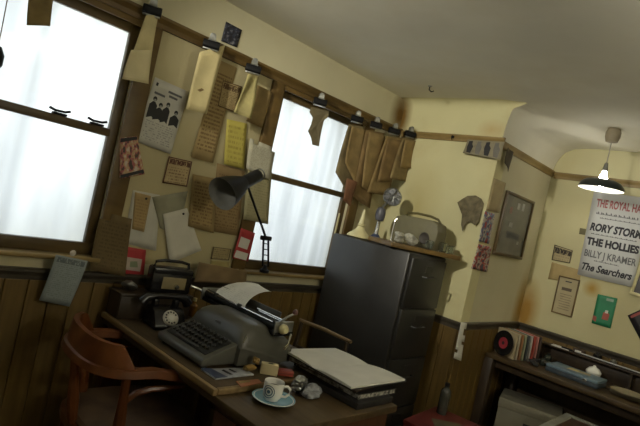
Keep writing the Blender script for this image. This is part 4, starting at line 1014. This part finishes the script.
# paper hanging in front of the left window from above
o, uv = hung('hanging_paper', [(30, -22), (54, -16), (47, 27), (24, 26)], 0.10, plain('amber_paper', (0.24, 0.17, 0.06), 0.8, var=0.35), 'amber brown paper hanging in front of the left window', curl=0.03, wave=0.015)
pq = ony((-4, 57), 2.28)
hl = thing('window_pull', 'dark blind pull hanging at the left edge of the left window', 'blind pull', (pq.x, 2.28, pq.z-0.05))
lathe('pull_knob', [(0, 0), (0.015, 0.003), (0.026, 0.025), (0.026, 0.06), (0.012, 0.09), (0, 0.095)], m_black, hl, 16); tube('cord', [(0, 0, 0.09), (0, 0.02, 0.3), (0, 0.033, RZ0-hl.location.z+0.01)], 0.002, m_paperb, hl, 6)

# ================================================================== ON THE FILING CABINET
TB = FZ+0.0075
bt = thing('wooden_board', 'brown wooden board lying askew on the filing cabinet', 'board', (2.86, 1.80, TB), math.radians(-24))
box('plank', (-0.26, -0.13, 0), (0.26, 0.02, 0.028), m_trim, bt, 0.003); box('plank', (-0.26, 0.0215, 0), (0.26, 0.17, 0.028), m_trim, bt, 0.003)
BT = TB+0.0285
def portable():
    r = thing('portable_gramophone', 'olive beige carrying case with top handle and chrome edge on the cabinet', 'case', (2.925, 1.845, BT), math.radians(0))
    m_case = plain('olive_beige_leathercloth', (0.15, 0.135, 0.07), 0.55, var=0.15)
    prism('case_body', [(0.165, 0), (0.165, 0.13), (0.150, 0.168), (0.11, 0.182), (-0.11, 0.182), (-0.155, 0.165), (-0.17, 0.12), (-0.17, 0)], m_case, r, 'x', -0.06, 0.06, 0.006)
    tube('edge_trim', [(-0.061, 0.160, 0.004), (-0.062, 0.160, 0.13), (-0.061, 0.146, 0.162)], 0.006, m_chrome, r, 8); tube('edge_trim', [(0.0, 0.170, 0.004), (0.0, 0.170, 0.13), (0.0, 0.152, 0.168)], 0.012, m_chrome, r, 8)
    tube('handle', [(0, 0.13, 0.178), (0, 0.11, 0.20), (0, 0.04, 0.210), (0, -0.06, 0.208), (0, -0.12, 0.196), (0, -0.145, 0.172)], [0.007, 0.008, 0.008, 0.008, 0.008, 0.007], plain('olive_handle', (0.12, 0.10, 0.035), 0.5), r, 8)
    M = Matrix.Translation((-0.0605, -0.085, 0.062)) @ Matrix.Rotation(-math.pi/2, 4, 'Y')
    lathe('speaker_ring', [(0, 0.001), (0.030, 0.001), (0.034, 0.004), (0.038, 0.0)], plain('brown_grille', (0.05, 0.04, 0.03), 0.6), r, 24, M)
portable()
cs = thing('flared_stand', 'cream enamel flared stand like an upturned horn on the cabinet', 'stand', (2.725, 2.165, FZ+0.0065))
lathe('flared_foot', [(0, 0), (0.080, 0), (0.082, 0.006), (0.070, 0.020), (0.046, 0.038), (0.030, 0.055), (0.022, 0.075), (0, 0.075)], m_cream, cs, 32)
lathe('collar', [(0.018, 0.0755), (0.026, 0.080), (0.026, 0.088), (0.018, 0.093)], m_cream, cs, 24); lathe('stem', [(0.019, 0.0935), (0.014, 0.13), (0.010, 0.17), (0.007, 0.19), (0, 0.19)], m_cream, cs, 20)
# small round-headed metal fan-like ornament
fn = thing('round_headed_ornament', 'grey metal ornament with a round caged head behind the cream stand', 'ornament', (2.865, 2.135, FZ+0.0065))
lathe('foot', [(0, 0), (0.05, 0), (0.05, 0.012), (0.03, 0.03), (0.018, 0.045), (0, 0.045)], m_navy, fn, 24)
lathe('neck', [(0.016, 0.0455), (0.012, 0.10), (0.014, 0.13), (0, 0.13)], m_chrome, fn, 16)
lathe('motor', [(0, 0.1305), (0.026, 0.14), (0.034, 0.165), (0.034, 0.20), (0.026, 0.225), (0, 0.235)], plain('dark_grey_metal', (0.10, 0.10, 0.12), 0.35), fn, 20)
hc = Vector((0.015, -0.055, 0.315)); MH = Matrix.Translation(hc) @ Vector((-0.5, -0.6, 0.25)).normalized().to_track_quat('Z', 'Y').to_matrix().to_4x4()
tube('head_stem', [(0.0, 0, 0.225), (0.01, -0.03, 0.28), hc], 0.010, m_steel, fn, 8)
cg = tube('cage_ring', [MH @ Vector((0.062*math.cos(t*math.pi/12), 0.062*math.sin(t*math.pi/12), 0)) for t in range(24)], 0.004, m_steel, fn, 6, True)
for t in range(12):
    a = t*math.pi/6
    tube('cage_wire', [MH @ Vector((0.062*math.cos(a), 0.062*math.sin(a), 0)), MH @ Vector((0.045*math.cos(a), 0.045*math.sin(a), 0.024)), MH @ Vector((0.006*math.cos(a), 0.006*math.sin(a), 0.03))], 0.0016, m_steel, cg, 5)
for t in range(4):
    a = t*math.pi/2
    bm = bmesh.new(); vs = [bm.verts.new(MH @ Vector((r*math.cos(a+d), r*math.sin(a+d), z))) for r, d, z in ((0.012, -0.3, 0.006), (0.054, -0.35, 0.012), (0.058, 0.2, 0.002), (0.05, 0.55, -0.006), (0.012, 0.5, -0.004))]
    f = bm.faces.new(vs); e = bmesh.ops.extrude_face_region(bm, geom=[f]); nn = (MH.to_3x3() @ Vector((0, 0, 1)))*0.0015
    for v in [g for g in e['geom'] if isinstance(g, bmesh.types.BMVert)]: v.co += nn
    from_bm('blade', bm, m_greycrumple, fn)
lathe('head_back', [(0, -0.02), (0.03, -0.018), (0.05, -0.010), (0.058, -0.004)], m_greycrumple, fn, 24, MH)
# white crumpled cloth and glassware along the front of the board
m_glass, _nt, _b = newmat('clear_glass'); _b.inputs['Base Color'].default_value = (0.9, 0.95, 0.96, 1); _b.inputs['Roughness'].default_value = 0.04; _b.inputs['Transmission Weight'].default_value = 1.0; _b.inputs['IOR'].default_value = 1.45
bdir = Vector((math.cos(math.radians(-24)), math.sin(math.radians(-24)), 0)); bo = Vector((2.86, 1.80, BT)); bnrm = Vector((-bdir.y, bdir.x, 0))
for k, (s, r, sq) in enumerate(((-0.19, 0.040, (1.3, 0.8, 0.7)), (-0.105, 0.038, (1.3, 0.8, 0.75)))):
    c = bo+bdir*s-bnrm*0.085
    crumple('crumpled_cloth', (c.x, c.y, c.z), r, plain('grey_white_cloth', (0.44, 0.43, 0.36), 0.7, var=0.3), ('crumpled pale cloth at the left end of the wooden board', 'crumpled pale cloth in front of the carrying case')[k], 'cloth', sq, None, 0.5, 3)
def tumbler(c, r, h, label):
    t = thing('glass_tumbler', label, 'glass', c, 0, 'glassware on the board')
    lathe('bowl', [(0, 0.004), (r*0.8, 0), (r*0.86, 0.006), (r, h), (r*0.93, h), (r*0.8, 0.010), (0, 0.009)], m_glass, t, 18)
    lathe('rim', [(r, h-0.003), (r+0.0015, h), (r, h+0.002), (r*0.93, h)], m_glass, t, 18)
for s, off, r, h, lab in ((0.02, 0.10, 0.026, 0.055, 'leftmost glass tumbler on the wooden board'), (0.125, 0.100, 0.030, 0.06, 'largest glass tumbler in the middle of the glassware'), (0.185, 0.095, 0.022, 0.045, 'low glass tumbler right of the largest one'), (0.235, 0.05, 0.020, 0.05, 'rightmost glass tumbler near the board corner')):
    c = bo+bdir*s-bnrm*off; tumbler(c, r, h, lab)
# ================================================================== CHIMNEY BREAST AND SIDE WALL
def cs_(name, px, mat, label, cat='paper', off=0.004, **kw): return sheet(name, px, 'chimney', mat, label, cat, off, **kw)
def ss_(name, px, mat, label, cat='paper', off=0.004, **kw): return sheet(name, px, 'side', mat, label, cat, off, **kw)
poly_sheet('torn_paper', [(onx(p, CX), d) for p, d in (((459, 203), 0.025), ((463.5, 199), 0.012), ((468, 196), 0.006), ((476, 195.5), 0.004), ((482, 199), 0.006), ((484.5, 204), 0.008), ((482, 213), 0.012), ((480, 222), 0.02), ((477, 226), 0.03), ((471, 222), 0.022), ((467, 224), 0.02), ((464.5, 232), 0.03), ((462.5, 225), 0.02), ((463, 215), 0.015))],
    NC, plain('grey_brown_torn', (0.175, 0.145, 0.08), 0.8, var=0.45, scale=30), 'torn grey-brown paper pinned to the yellow chimney breast', 'paper')
o, uv, n = cs_('postcard_strip', [(468, 139.5), (505, 142), (500, 160), (463, 153)], printed('strip_base', (0.27, 0.24, 0.16), (0.10, 0.09, 0.07), 3, amt=0.3), 'strip of small photographs hanging from the rail at the chimney corner', 'photographs', off=0.035, wave=0.006)
for k in range(4):
    a = 0.06+k*0.24; patch(o, uv, n, [(a, 0.10), (a+0.10, 0.08), (a+0.11, 0.30), (a+0.16, 0.45), (a+0.14, 0.92), (a+0.03, 0.90), (a-0.01, 0.5)], (m_ink, plain('mid_grey_print', (0.16, 0.15, 0.13), 0.7))[k % 2], 'photo_print', 0.002)
ss_('dark_ribbon', [(507, 147), (512, 152), (508, 172), (504, 163)], plain('dark_olive_ribbon', (0.07, 0.055, 0.03), 0.8), 'dark ribbon scrap hanging just round the chimney corner', 'ribbon', off=0.03, wave=0.01)
ss_('tan_sheet', [(494, 178), (506, 183), (499, 213), (486, 210)], plain('side_tan', (0.42, 0.34, 0.19), 0.8, var=0.15), 'plain tan sheet on the side wall left of the framed picture', off=0.004)
ss_('comic_cover', [(485, 211), (495, 214), (489, 244), (478.5, 241)], blotch('comic_print_a', [(0.35, 0.05, 0.04), (0.12, 0.16, 0.28), (0.45, 0.40, 0.34), (0.08, 0.09, 0.14)], 3.5), 'upper of two colourful picture covers on the chimney corner', 'picture', off=0.007)
ss_('comic_cover', [(478.5, 244), (491.5, 247), (487, 272), (471, 268.5)], blotch('comic_print_b', [(0.05, 0.05, 0.08), (0.34, 0.05, 0.04), (0.40, 0.36, 0.32), (0.10, 0.05, 0.06)], 4), 'lower of two colourful picture covers on the chimney corner', 'picture', off=0.007)
o, uv, n = ss_('white_tag', [(461, 322), (467, 323), (461, 361), (453.5, 358)], m_paperw, 'narrow white paper tag hanging over the dado at the chimney corner', 'tag', off=0.032, nu=6, nv=12, cut=lambda u, v: (0.15 < v < 0.3 and u > 0.6) or (0.5 < v < 0.62 and u > 0.6) or (0.75 < v < 0.85 and u < 0.3))
def framed(name, px, wall, label, mw, glass, fw=0.018, depth=0.02, prints=()):
    un = {'side': lambda p: ony(p, CY), 'end': lambda p: onx(p, EX)}[wall]; n = {'side': NS, 'end': NE}[wall]
    q = [un(p) for p in px]; c = sum(q, Vector())/4
    ux = ((q[1]-q[0])+(q[2]-q[3])).normalized(); uz = n.cross(ux).normalized()
    if uz.z < 0: uz = -uz
    w = ((q[1]-q[0]).length+(q[2]-q[3]).length)/2; h = ((q[3]-q[0]).length+(q[2]-q[1]).length)/2
    o = thing(name, label, 'picture', c+n*0.0005)
    M = Matrix((( ux.x, n.x, uz.x, 0), (ux.y, n.y, uz.y, 0), (ux.z, n.z, uz.z, 0), (0, 0, 0, 1)))
    bm = None
    for a, b in (((-w/2, 0.0, h/2-fw), (w/2, depth, h/2)), ((-w/2, 0, -h/2), (w/2, depth, -h/2+fw)), ((-w/2, 0, -h/2+fw), (-w/2+fw, depth, h/2-fw)), ((w/2-fw, 0, -h/2+fw), (w/2, depth, h/2-fw))):
        box('frame_bar', a, b, mw, o, 0.002, M)
    box('picture_sheet', (-w/2+fw, 0.002, -h/2+fw), (w/2-fw, depth*0.5, h/2-fw), glass, o, 0, M)
    for (a, b, c2, d2), pm in prints:
        box('print', (-w/2+a*w, depth*0.5, h/2-d2*h), (-w/2+c2*w, depth*0.5+0.0006, h/2-b*h), pm, o, 0, M)
    return o
m_pale = plain('pale_grey_print', (0.34, 0.33, 0.30), 0.5); m_midg = plain('dim_grey_print', (0.05, 0.05, 0.05), 0.5)
framed('framed_picture', [(505.5, 189.5), (533.5, 202.5), (518, 258.6), (491.8, 254)], 'side', 'grey picture in a thin dark frame on the side wall of the chimney breast', m_sash, plain('grey_picture_sheet', (0.145, 0.14, 0.115), 0.25, var=0.25, scale=8), 0.02, 0.022,
       [((0.28, 0.60, 0.74, 0.70), m_midg), ((0.45, 0.12, 0.53, 0.22), m_pale), ((0.62, 0.10, 0.70, 0.22), m_pale), ((0.22, 0.22, 0.30, 0.32), plain('dim_red_print', (0.22, 0.10, 0.08), 0.5)), ((0.3, 0.45, 0.42, 0.53), m_pale), ((0.70, 0.72, 0.77, 0.77), m_pale)])
# small hook on the chimney rail and hook on the ceiling
hk = onx((453, 137), CX-0.022); o = thing('rail_hook', 'small black hook on the chimney picture rail', 'hook', hk+Vector((-0.0005, 0, 0))); lathe('hook_boss', [(0, 0.012), (0.009, 0.010), (0.010, 0), (0, 0)], m_black, o, 12, Matrix.Rotation(-math.pi/2, 4, 'Y')); tube('hook_wire', [(-0.01, 0, 0), (-0.018, 0, -0.012), (-0.012, 0, -0.02)], 0.003, m_black, o, 6)
hk = onz((430, 86), CZ); o = thing('ceiling_hook', 'small dark hook screwed into the ceiling', 'hook', hk); lathe('hook_plate', [(0, -0.006), (0.012, -0.005), (0.014, 0), (0, 0)], m_steel, o, 14); tube('hook_wire', [(0, 0, -0.004), (0, 0, -0.025), (0.015, -0.01, -0.034), (0.028, -0.018, -0.024)], 0.004, m_black, o, 6)

# ================================================================== END WALL
def es_(name, px, mat, label, cat='paper', off=0.003, **kw): return sheet(name, px, 'end', mat, label, cat, off, **kw)
m_poster = plain('poster_white', (0.55, 0.56, 0.56), 0.7, var=0.05)
o, uv, n = es_('concert_poster', [(594, 191), (653, 199), (633, 287.5), (577.5, 274.5)], m_poster, 'large white concert poster with bold band names on the end wall', 'poster', off=0.004, curl=0.004)
m_pink = plain('faded_red_print', (0.42, 0.12, 0.13), 0.7); m_pk = plain('poster_black', (0.035, 0.035, 0.045), 0.7); m_pg = plain('poster_grey', (0.16, 0.16, 0.17), 0.7)
lettering('THE ROYAL HALL', o, uv, n, 0.09, 0.175, 0.97, 0.056, m_pink, bold=0.03)
lettering('RORY STORM', o, uv, n, 0.06, 0.455, 0.97, 0.052, m_pk, shear=0.15, bold=0.05)
lettering('THE HOLLIES', o, uv, n, 0.05, 0.625, 0.97, 0.050, m_pk, shear=0.0, bold=0.055)
lettering('BILLY J KRAMER', o, uv, n, 0.05, 0.765, 0.97, 0.048, m_pg, bold=0.025)
lettering('The Searchers', o, uv, n, 0.05, 0.925, 0.95, 0.050, m_pk, shear=0.25, bold=0.035)
def squiggle(v, u0, u1, amp, mat, k=26):
    for i in range(k):
        a = u0+(u1-u0)*i/k; b = a+(u1-u0)/k*0.85; s = amp*(0.5+0.5*math.sin(i*2.3)); patch(o, uv, n, [(a, v-s), (b, v-s*0.6), (b, v+0.006), (a, v+0.006)], mat, 'small_print', 0.002)
squiggle(0.255, 0.12, 0.85, 0.030, m_pg); squiggle(0.30, 0.2, 0.97, 0.010, m_pg); squiggle(0.495, 0.10, 0.9, 0.010, m_pg); squiggle(0.80, 0.25, 0.7, 0.010, m_pg, 14)
es_('heading_card', [(554.5, 244.5), (573, 250.5), (570, 263.5), (551.5, 260)], printed('dark_heading_card', (0.44, 0.37, 0.22), (0.05, 0.045, 0.04), 5, top=0.5, header=0.5, border=0.05, amt=0.3), 'small card with heavy black heading left of the poster', 'card')
es_('faded_sheet', [(552, 262), (582, 270.5), (579, 284), (548, 279)], plain('faded_buff', (0.42, 0.32, 0.15), 0.8, var=0.15), 'faded buff sheet behind the brown framed notice', off=0.0015)
P_not = printed('framed_notice_print', (0.40, 0.34, 0.20), (0.16, 0.12, 0.08), 14, header=0.2, amt=0.5)
o2 = framed('framed_notice', [(559.5, 275), (580.5, 280.5), (572, 317.5), (551.5, 312)], 'end', 'printed notice in a thin brown frame below the small black-headed card', m_trim, plain('notice_paper', (0.40, 0.34, 0.20), 0.6, var=0.1), 0.009, 0.012,
       [((0.35, 0.10, 0.65, 0.13), m_midg), ((0.25, 0.28, 0.72, 0.36), plain('notice_ink', (0.13, 0.10, 0.07), 0.7))] + [((0.22+0.03*(k % 3), 0.45+0.065*k, 0.80-0.04*(k % 2), 0.47+0.065*k), plain('notice_ink_pale', (0.26, 0.21, 0.13), 0.7)) for k in range(7)])
m_green = plain('green_cover', (0.02, 0.22, 0.10), 0.5, var=0.2)
o, uv, n = es_('green_booklet', [(598, 294), (617.5, 298.5), (610.5, 328.5), (591.5, 323)], m_green, 'green booklet with red and white print pinned below the poster', 'booklet', off=0.006)
patch(o, uv, n, [(0.48, 0.06), (0.85, 0.06), (0.85, 0.15), (0.48, 0.15)], plain('pale_green_print', (0.30, 0.42, 0.34), 0.6), 'print'); patch(o, uv, n, [(0.48, 0.55), (0.62, 0.48), (0.8, 0.58), (0.78, 0.78), (0.45, 0.78)], plain('cover_red', (0.40, 0.10, 0.07), 0.6), 'print'); patch(o, uv, n, [(0.55, 0.46), (0.7, 0.46), (0.7, 0.56), (0.55, 0.56)], m_paperw, 'print', 0.002); patch(o, uv, n, [(0.0, 0.72), (0.2, 0.76), (0.2, 0.92), (0.0, 0.88)], plain('cover_red', (0.4, 0.1, 0.07)), 'print')
es_('tape_scrap', [(580, 228), (586, 229), (585, 235), (579, 234)], plain('olive_tape', (0.16, 0.14, 0.07), 0.7), 'small olive scrap of tape at the poster edge', 'tape', off=0.002)
framed('pale_framed_picture', [(645, 245), (680, 254), (667, 306), (631.5, 294)], 'end', 'cream framed picture at the right of the poster', m_cream, plain('dark_picture_sheet', (0.06, 0.05, 0.05), 0.3), 0.02, 0.02)
o, uv, n = es_('dark_record_sleeve', [(627.5, 315.5), (662, 300), (678, 330), (644, 347)], plain('black_sleeve', (0.02, 0.018, 0.022), 0.4), 'tilted black picture sleeve low on the end wall', 'sleeve', off=0.004)
patch(o, uv, n, [(0.06, 0.04), (0.96, 0.04), (0.96, 0.12), (0.06, 0.12)], plain('sleeve_red', (0.32, 0.06, 0.05), 0.5), 'print'); patch(o, uv, n, [(0.3, 0.3), (0.7, 0.3), (0.7, 0.8), (0.3, 0.8)], m_pale, 'print')

# ================================================================== ON THE BENCH
BQ = QZ+0.0008
def record_sleeve(k, x, y, rz, mat, label, disc=False):
    s = thing('record_single', label, 'record', (x, y, BQ), rz, 'singles standing on the bench')
    box('sleeve', (-0.003, -0.09, 0), (0.003, 0.09, 0.18), mat, s, 0.0008, Matrix.Rotation(math.radians(-3), 4, 'Y'))
    return s
# the row of singles runs towards the wall; the front one shows its black disc with red label
px_c = onz((520, 357), QZ)
SLV = [((0.40, 0.33, 0.20), 'cream'), ((0.45, 0.40, 0.28), 'pale buff'), ((0.36, 0.17, 0.07), 'orange brown'), ((0.30, 0.32, 0.20), 'grey green'), ((0.08, 0.09, 0.09), 'charcoal'), ((0.42, 0.40, 0.36), 'off white'), ((0.38, 0.06, 0.04), 'bright red'), ((0.44, 0.20, 0.17), 'salmon'), ((0.06, 0.04, 0.03), 'dark brown')]
row = []
RDIR = Vector((0.93, -0.36, 0)).normalized(); ra = math.atan2(RDIR.y, RDIR.x)
for k, (c, nm) in enumerate(SLV):
    p = Vector((3.672, 1.428, 0)) + RDIR*(0.012+k*0.030)
    row.append(record_sleeve(k, p.x, p.y, ra, plain('sleeve_'+nm.replace(' ', '_'), c, 0.6, var=0.2), nm+' record sleeve in the row of singles on the bench'))
dsk = thing('vinyl_single', 'black vinyl single with red label leaning on the front of the sleeves', 'record', (3.648, 1.436, BQ), ra)
MD = Matrix.Rotation(math.radians(4), 4, 'Y') @ Matrix.Translation((0, 0, 0.0885)) @ Matrix.Rotation(-math.pi/2, 4, 'Y')
lathe('disc', [(0, 0), (0.0875, 0), (0.088, 0.0008), (0.0875, 0.0016), (0, 0.0016)], plain('vinyl', (0.010, 0.010, 0.011), 0.2), dsk, 48, MD)
lathe('label', [(0, 0.0022), (0.040, 0.0022), (0.040, 0.0015)], plain('red_record_label', (0.36, 0.03, 0.05), 0.5), dsk, 32, MD); lathe('spindle_hole', [(0, 0.0026), (0.012, 0.0026), (0.012, 0.002)], m_ink, dsk, 16, MD)
# blue-grey portable case lying flat with a handle
def blue_case():
    q = [onz(p, BQ+0.045) for p in ((566, 355), (612, 371), (599, 383), (550, 366))]
    c = Vector((3.815, 0.975, BQ)); r = thing('blue_case', 'flat blue-grey case with a carrying handle lying on the bench', 'case', c, math.radians(-3))
    mb = plain('blue_grey_leathercloth', (0.145, 0.215, 0.275), 0.5, var=0.15)
    box('case_base', (-0.115, -0.165, 0), (0.07, 0.165, 0.030), plain('dark_blue_side', (0.05, 0.07, 0.09), 0.5), r, 0.005); box('case_lid', (-0.115, -0.165, 0.0305), (0.07, 0.165, 0.050), mb, r, 0.006)
    tube('handle', [(-0.05, 0.165, 0.028), (-0.045, 0.195, 0.034), (0.02, 0.195, 0.034), (0.025, 0.165, 0.028)], 0.006, m_steel, r, 8); box('catch', (-0.121, -0.10, 0.024), (-0.114, -0.075, 0.040), m_chrome, r, 0.001)
    return r
blue_case()
pp = thing('paper_slip', 'small beige paper slip lying on the blue-grey case', 'paper', (3.80, 0.965, BQ+0.0508), math.radians(8)); prism('slip', [(-0.035, -0.07), (0.03, -0.075), (0.035, 0.06), (-0.03, 0.07)], plain('beige_slip', (0.40, 0.35, 0.25), 0.8), pp, 'z', 0, 0.0015); prism('slip_fold', [(-0.03, 0.0), (0.03, -0.005), (0.032, 0.055), (-0.028, 0.064)], m_papery, pp, 'z', 0.0017, 0.003)
# white ball and other things around it
wb = onx((595, 366), 3.95); ob_ = thing('white_bowl', 'round shiny white bowl behind the blue-grey case', 'bowl', (3.945, wb.y, BQ))
lathe('bowl_body', [(0, 0), (0.022, 0), (0.024, 0.006), (0.042, 0.03), (0.048, 0.055), (0.046, 0.056), (0.038, 0.032), (0, 0.012)], m_white, ob_, 28); lathe('bowl_lid', [(0.0485, 0.057), (0.046, 0.064), (0.032, 0.082), (0.010, 0.092), (0.008, 0.10), (0, 0.102)], m_white, ob_, 28)
# a bottle, tins and rods in the dark clutter at the back
def jar(name, x, y, r, h, mat, label, cat, z=BQ, cap=None):
    j = thing(name, label, cat, (x, y, z)); lathe('body', [(0, 0), (r*0.95, 0), (r, 0.004), (r, h*0.72), (r*0.85, h*0.82), (r*0.45, h*0.9), (r*0.42, h), (0, h)], mat, j, 20); lathe('cap', [(r*0.5, h*0.96), (r*0.5, h*1.06), (0, h*1.07)], cap or m_black, j, 16); return j
m_dglass = plain('dark_glass', (0.02, 0.025, 0.02), 0.12)
jar('ink_bottle', 3.93, 1.21, 0.026, 0.075, m_dglass, 'small dark bottle right of the record sleeves', 'bottle')
jar('ink_bottle', 3.83, 1.205, 0.022, 0.05, m_dglass, 'squat dark bottle in front of the record sleeves', 'bottle', BQ, m_chrome)
jar('ink_bottle', 3.935, 1.13, 0.03, 0.045, m_rubber, 'low black pot beside the blue-grey case handle', 'pot')
crumple('dark_cloth', (3.735, 1.235, BQ), 0.034, m_rubber, 'dark crumpled cloth between the singles and the blue-grey case', 'cloth', (1.0, 1.1, 0.5), None, 0.6, 3)
SZ = BQ+0.1312
pw = thing('folded_paper', 'folded white paper lying on the back shelf', 'paper', (4.025, 1.17, SZ), math.radians(4)); box('leaf', (-0.032, -0.06, 0), (0.032, 0.06, 0.002), m_paperw, pw); box('leaf', (-0.032, -0.058, 0.0024), (0.03, 0.06, 0.0050), m_paperw, pw)
tr = thing('metal_rod', 'long dark metal rod lying along the back shelf', 'rod', (4.005, 0.72, SZ)); tube('shaft', [(0, -0.35, 0.008), (0.0, 0.35, 0.008)], 0.007, m_steel, tr, 8); tube('grip', [(0, 0.35, 0.008), (0, 0.44, 0.008)], 0.0075, m_black, tr, 8)
jar('lens_tube', 4.03, 0.93, 0.028, 0.045, m_bakelite, 'short black pot on the back shelf behind the white bowl', 'pot', SZ)
jar('lens_tube', 4.03, 0.83, 0.022, 0.035, m_steel, 'small steel tin on the back shelf', 'tin', SZ, m_steel)
# oval plates at the right end
pl = onz((622, 384), BQ+0.01)
for k in range(3):
    d = thing('plate', ('lowest', 'middle', 'top')[k]+' plate of the cream stack at the right end of the bench', 'plate', (3.80, 0.665, BQ+k*0.0105), 0, 'stacked cream plates')
    lathe('dish', [(0, 0), (0.055, 0), (0.06, 0.002), (0.10, 0.009), (0.102, 0.0102), (0.06, 0.006), (0, 0.004)], plain('cream_plate', (0.40, 0.35, 0.24), 0.35), d, 32); lathe('rim_line', [(0.094, 0.0087), (0.098, 0.0096)], m_trim, d, 32)
tn = thing('yellow_ruler', 'flat yellowish wooden ruler beside the white bowl', 'ruler', (3.90, 0.725, BQ), math.radians(4)); box('stock', (-0.012, -0.09, 0), (0.012, 0.10, 0.004), m_deskedge, tn); box('metal_edge', (-0.0135, -0.09, 0.001), (-0.0123, 0.10, 0.003), m_steel, tn)
gl = thing('silver_tray', 'shiny silver dish at the far right of the bench', 'dish', (3.97, 0.60, BQ)); lathe('dish', [(0, 0), (0.04, 0), (0.06, 0.012), (0.062, 0.013), (0.04, 0.003), (0, 0.003)], m_chrome, gl, 28); lathe('foot_ring', [(0.03, 0.0005), (0.034, 0.0005), (0.034, 0.003)], m_steel, gl, 24)
# ================================================================== FLOOR LEVEL
# white storage box under the bench
ab = thing('storage_box', 'pale archive box with dark label slot under the bench', 'box', (3.85, 1.225, 0.0065), math.radians(17))
m_box = plain('pale_box_card', (0.22, 0.205, 0.15), 0.7, var=0.1)
box('box_body', (-0.165, -0.195, 0), (0.13, 0.195, 0.385), m_box, ab, 0.003); box('lid', (-0.17, -0.20, 0.387), (0.135, 0.20, 0.45), m_box, ab, 0.004); box('label_slot', (-0.169, -0.05, 0.29), (-0.1655, 0.02, 0.33), m_ink, ab, 0.001)
# red case on a stool in the near aisle
def stool(name, label, x, y, h, w, mat, rz):
    s = thing(name, label, 'stool', (x, y, 0.0065), rz); box('seat', (-w, -w, h-0.025), (w, w, h), mat, s, 0.004)
    for a in (-1, 1):
        for b in (-1, 1): tube('leg', [(a*(w-0.02), b*(w-0.02), 0), (a*(w-0.035), b*(w-0.035), h-0.026)], 0.014, mat, s, 8)
    return s
stool('low_stool', 'low dark stool carrying the red box', 2.72, 1.235, 0.36, 0.20, m_darkwood, math.radians(6))
rx = thing('red_box', 'flat red box with pale print on a low stool near the cabinet', 'box', (2.72, 1.235, 0.367), math.radians(6)); box('box_base', (-0.21, -0.19, 0), (0.21, 0.19, 0.06), plain('red_box_card', (0.12, 0.016, 0.014), 0.5, var=0.2), rx, 0.003); box('box_lid', (-0.214, -0.194, 0.0605), (0.214, 0.194, 0.082), plain('red_box_lid', (0.14, 0.018, 0.016), 0.5, var=0.25), rx, 0.004); prism('cover_print', [(-0.1, -0.1), (0.02, -0.12), (0.09, 0.0), (-0.02, 0.12), (-0.12, 0.05)], plain('olive_print', (0.13, 0.11, 0.06), 0.6, var=0.4), rx, 'z', 0.0822, 0.0828)
jar('glass_bottle', 2.83, 1.37, 0.030, 0.17, plain('dusty_bottle', (0.06, 0.06, 0.05), 0.25), 'dusty glass bottle standing on the red box', 'bottle', 0.367+0.0825)
# white-edged table with wooden top at the bottom right
wt = thing('white_edged_table', 'low table with white rim and brown top at the bottom right', 'table', (3.27, 0.56, 0.0065), math.radians(1))
box('table_top', (-0.20, -0.30, 0.53), (0.21, 0.30, 0.548), m_ped, wt, 0.003)
mr = plain('grey_white_rim', (0.30, 0.30, 0.26), 0.6)
for a, b in (((-0.245, -0.30, 0.525), (-0.2005, 0.345, 0.555)), ((-0.2, 0.3005, 0.525), (0.21, 0.345, 0.555)), ((0.2105, -0.30, 0.525), (0.255, 0.345, 0.555)), ((-0.245, -0.345, 0.525), (0.255, -0.3005, 0.555))): box('rim', a, b, mr, wt, 0.004)
for x, y in ((-0.22, 0.29), (0.19, 0.29), (-0.22, -0.33), (0.19, -0.33)): box('leg', (x, y, 0), (x+0.035, y+0.035, 0.5245), mr, wt, 0.003)
# cream strip painting in the sunlit inner edge of the right window
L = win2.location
box('sunlit_edge_strip', (W2[1]-0.010-L.x, GY-0.0215-L.y, GZ0-L.z), (W2[1]+0.004-L.x, GY-0.0155-L.y, 1.45-L.z), m_cream, win2, 0.002)
# ---- more of the clutter on the bench and desk
cb2 = thing('cable_coil', 'black coil of cable on the bench beside the record sleeves', 'cable', (3.875, 1.265, BQ))
for k in range(3):
    tube('cable_loop', [(0.040*math.cos(t*math.pi/10)+0.004*k, 0.034*math.sin(t*math.pi/10)-0.003*k, 0.005+0.0092*k) for t in range(20)], 0.0045, m_rubber, cb2, 6, True)
tb2 = thing('tape_box', 'small dark cardboard box with white label on the back shelf', 'box', (4.03, 1.05, SZ), math.radians(3))
box('carton', (-0.03, -0.035, 0), (0.03, 0.035, 0.028), m_cov2, tb2, 0.002); box('label', (-0.0306, -0.02, 0.006), (-0.0300, 0.02, 0.022), m_paperw, tb2)
ws2 = thing('white_slip', 'small white slip of paper on the bench near the white bowl', 'paper', (3.93, 1.035, BQ), math.radians(20))
prism('slip', [(-0.02, -0.03), (0.022, -0.028), (0.02, 0.03), (-0.022, 0.028)], m_paperw, ws2, 'z', 0, 0.0012); prism('folded_corner', [(0.0, 0.005), (0.02, 0.006), (0.019, 0.029), (0.002, 0.028)], m_papery, ws2, 'z', 0.0014, 0.0024)
ib = onz((196, 284), TZ+0.03)
amb = thing('amber_bottle', 'small amber bottle on the desk behind the telephone', 'bottle', (1.60, 2.235, TZ))
lathe('body', [(0, 0), (0.020, 0), (0.021, 0.004), (0.021, 0.055), (0.010, 0.068), (0.009, 0.082), (0, 0.082)], plain('amber_glass', (0.30, 0.15, 0.02), 0.15), amb, 18); lathe('cap', [(0.0105, 0.078), (0.0105, 0.094), (0, 0.095)], m_cream, amb, 14)
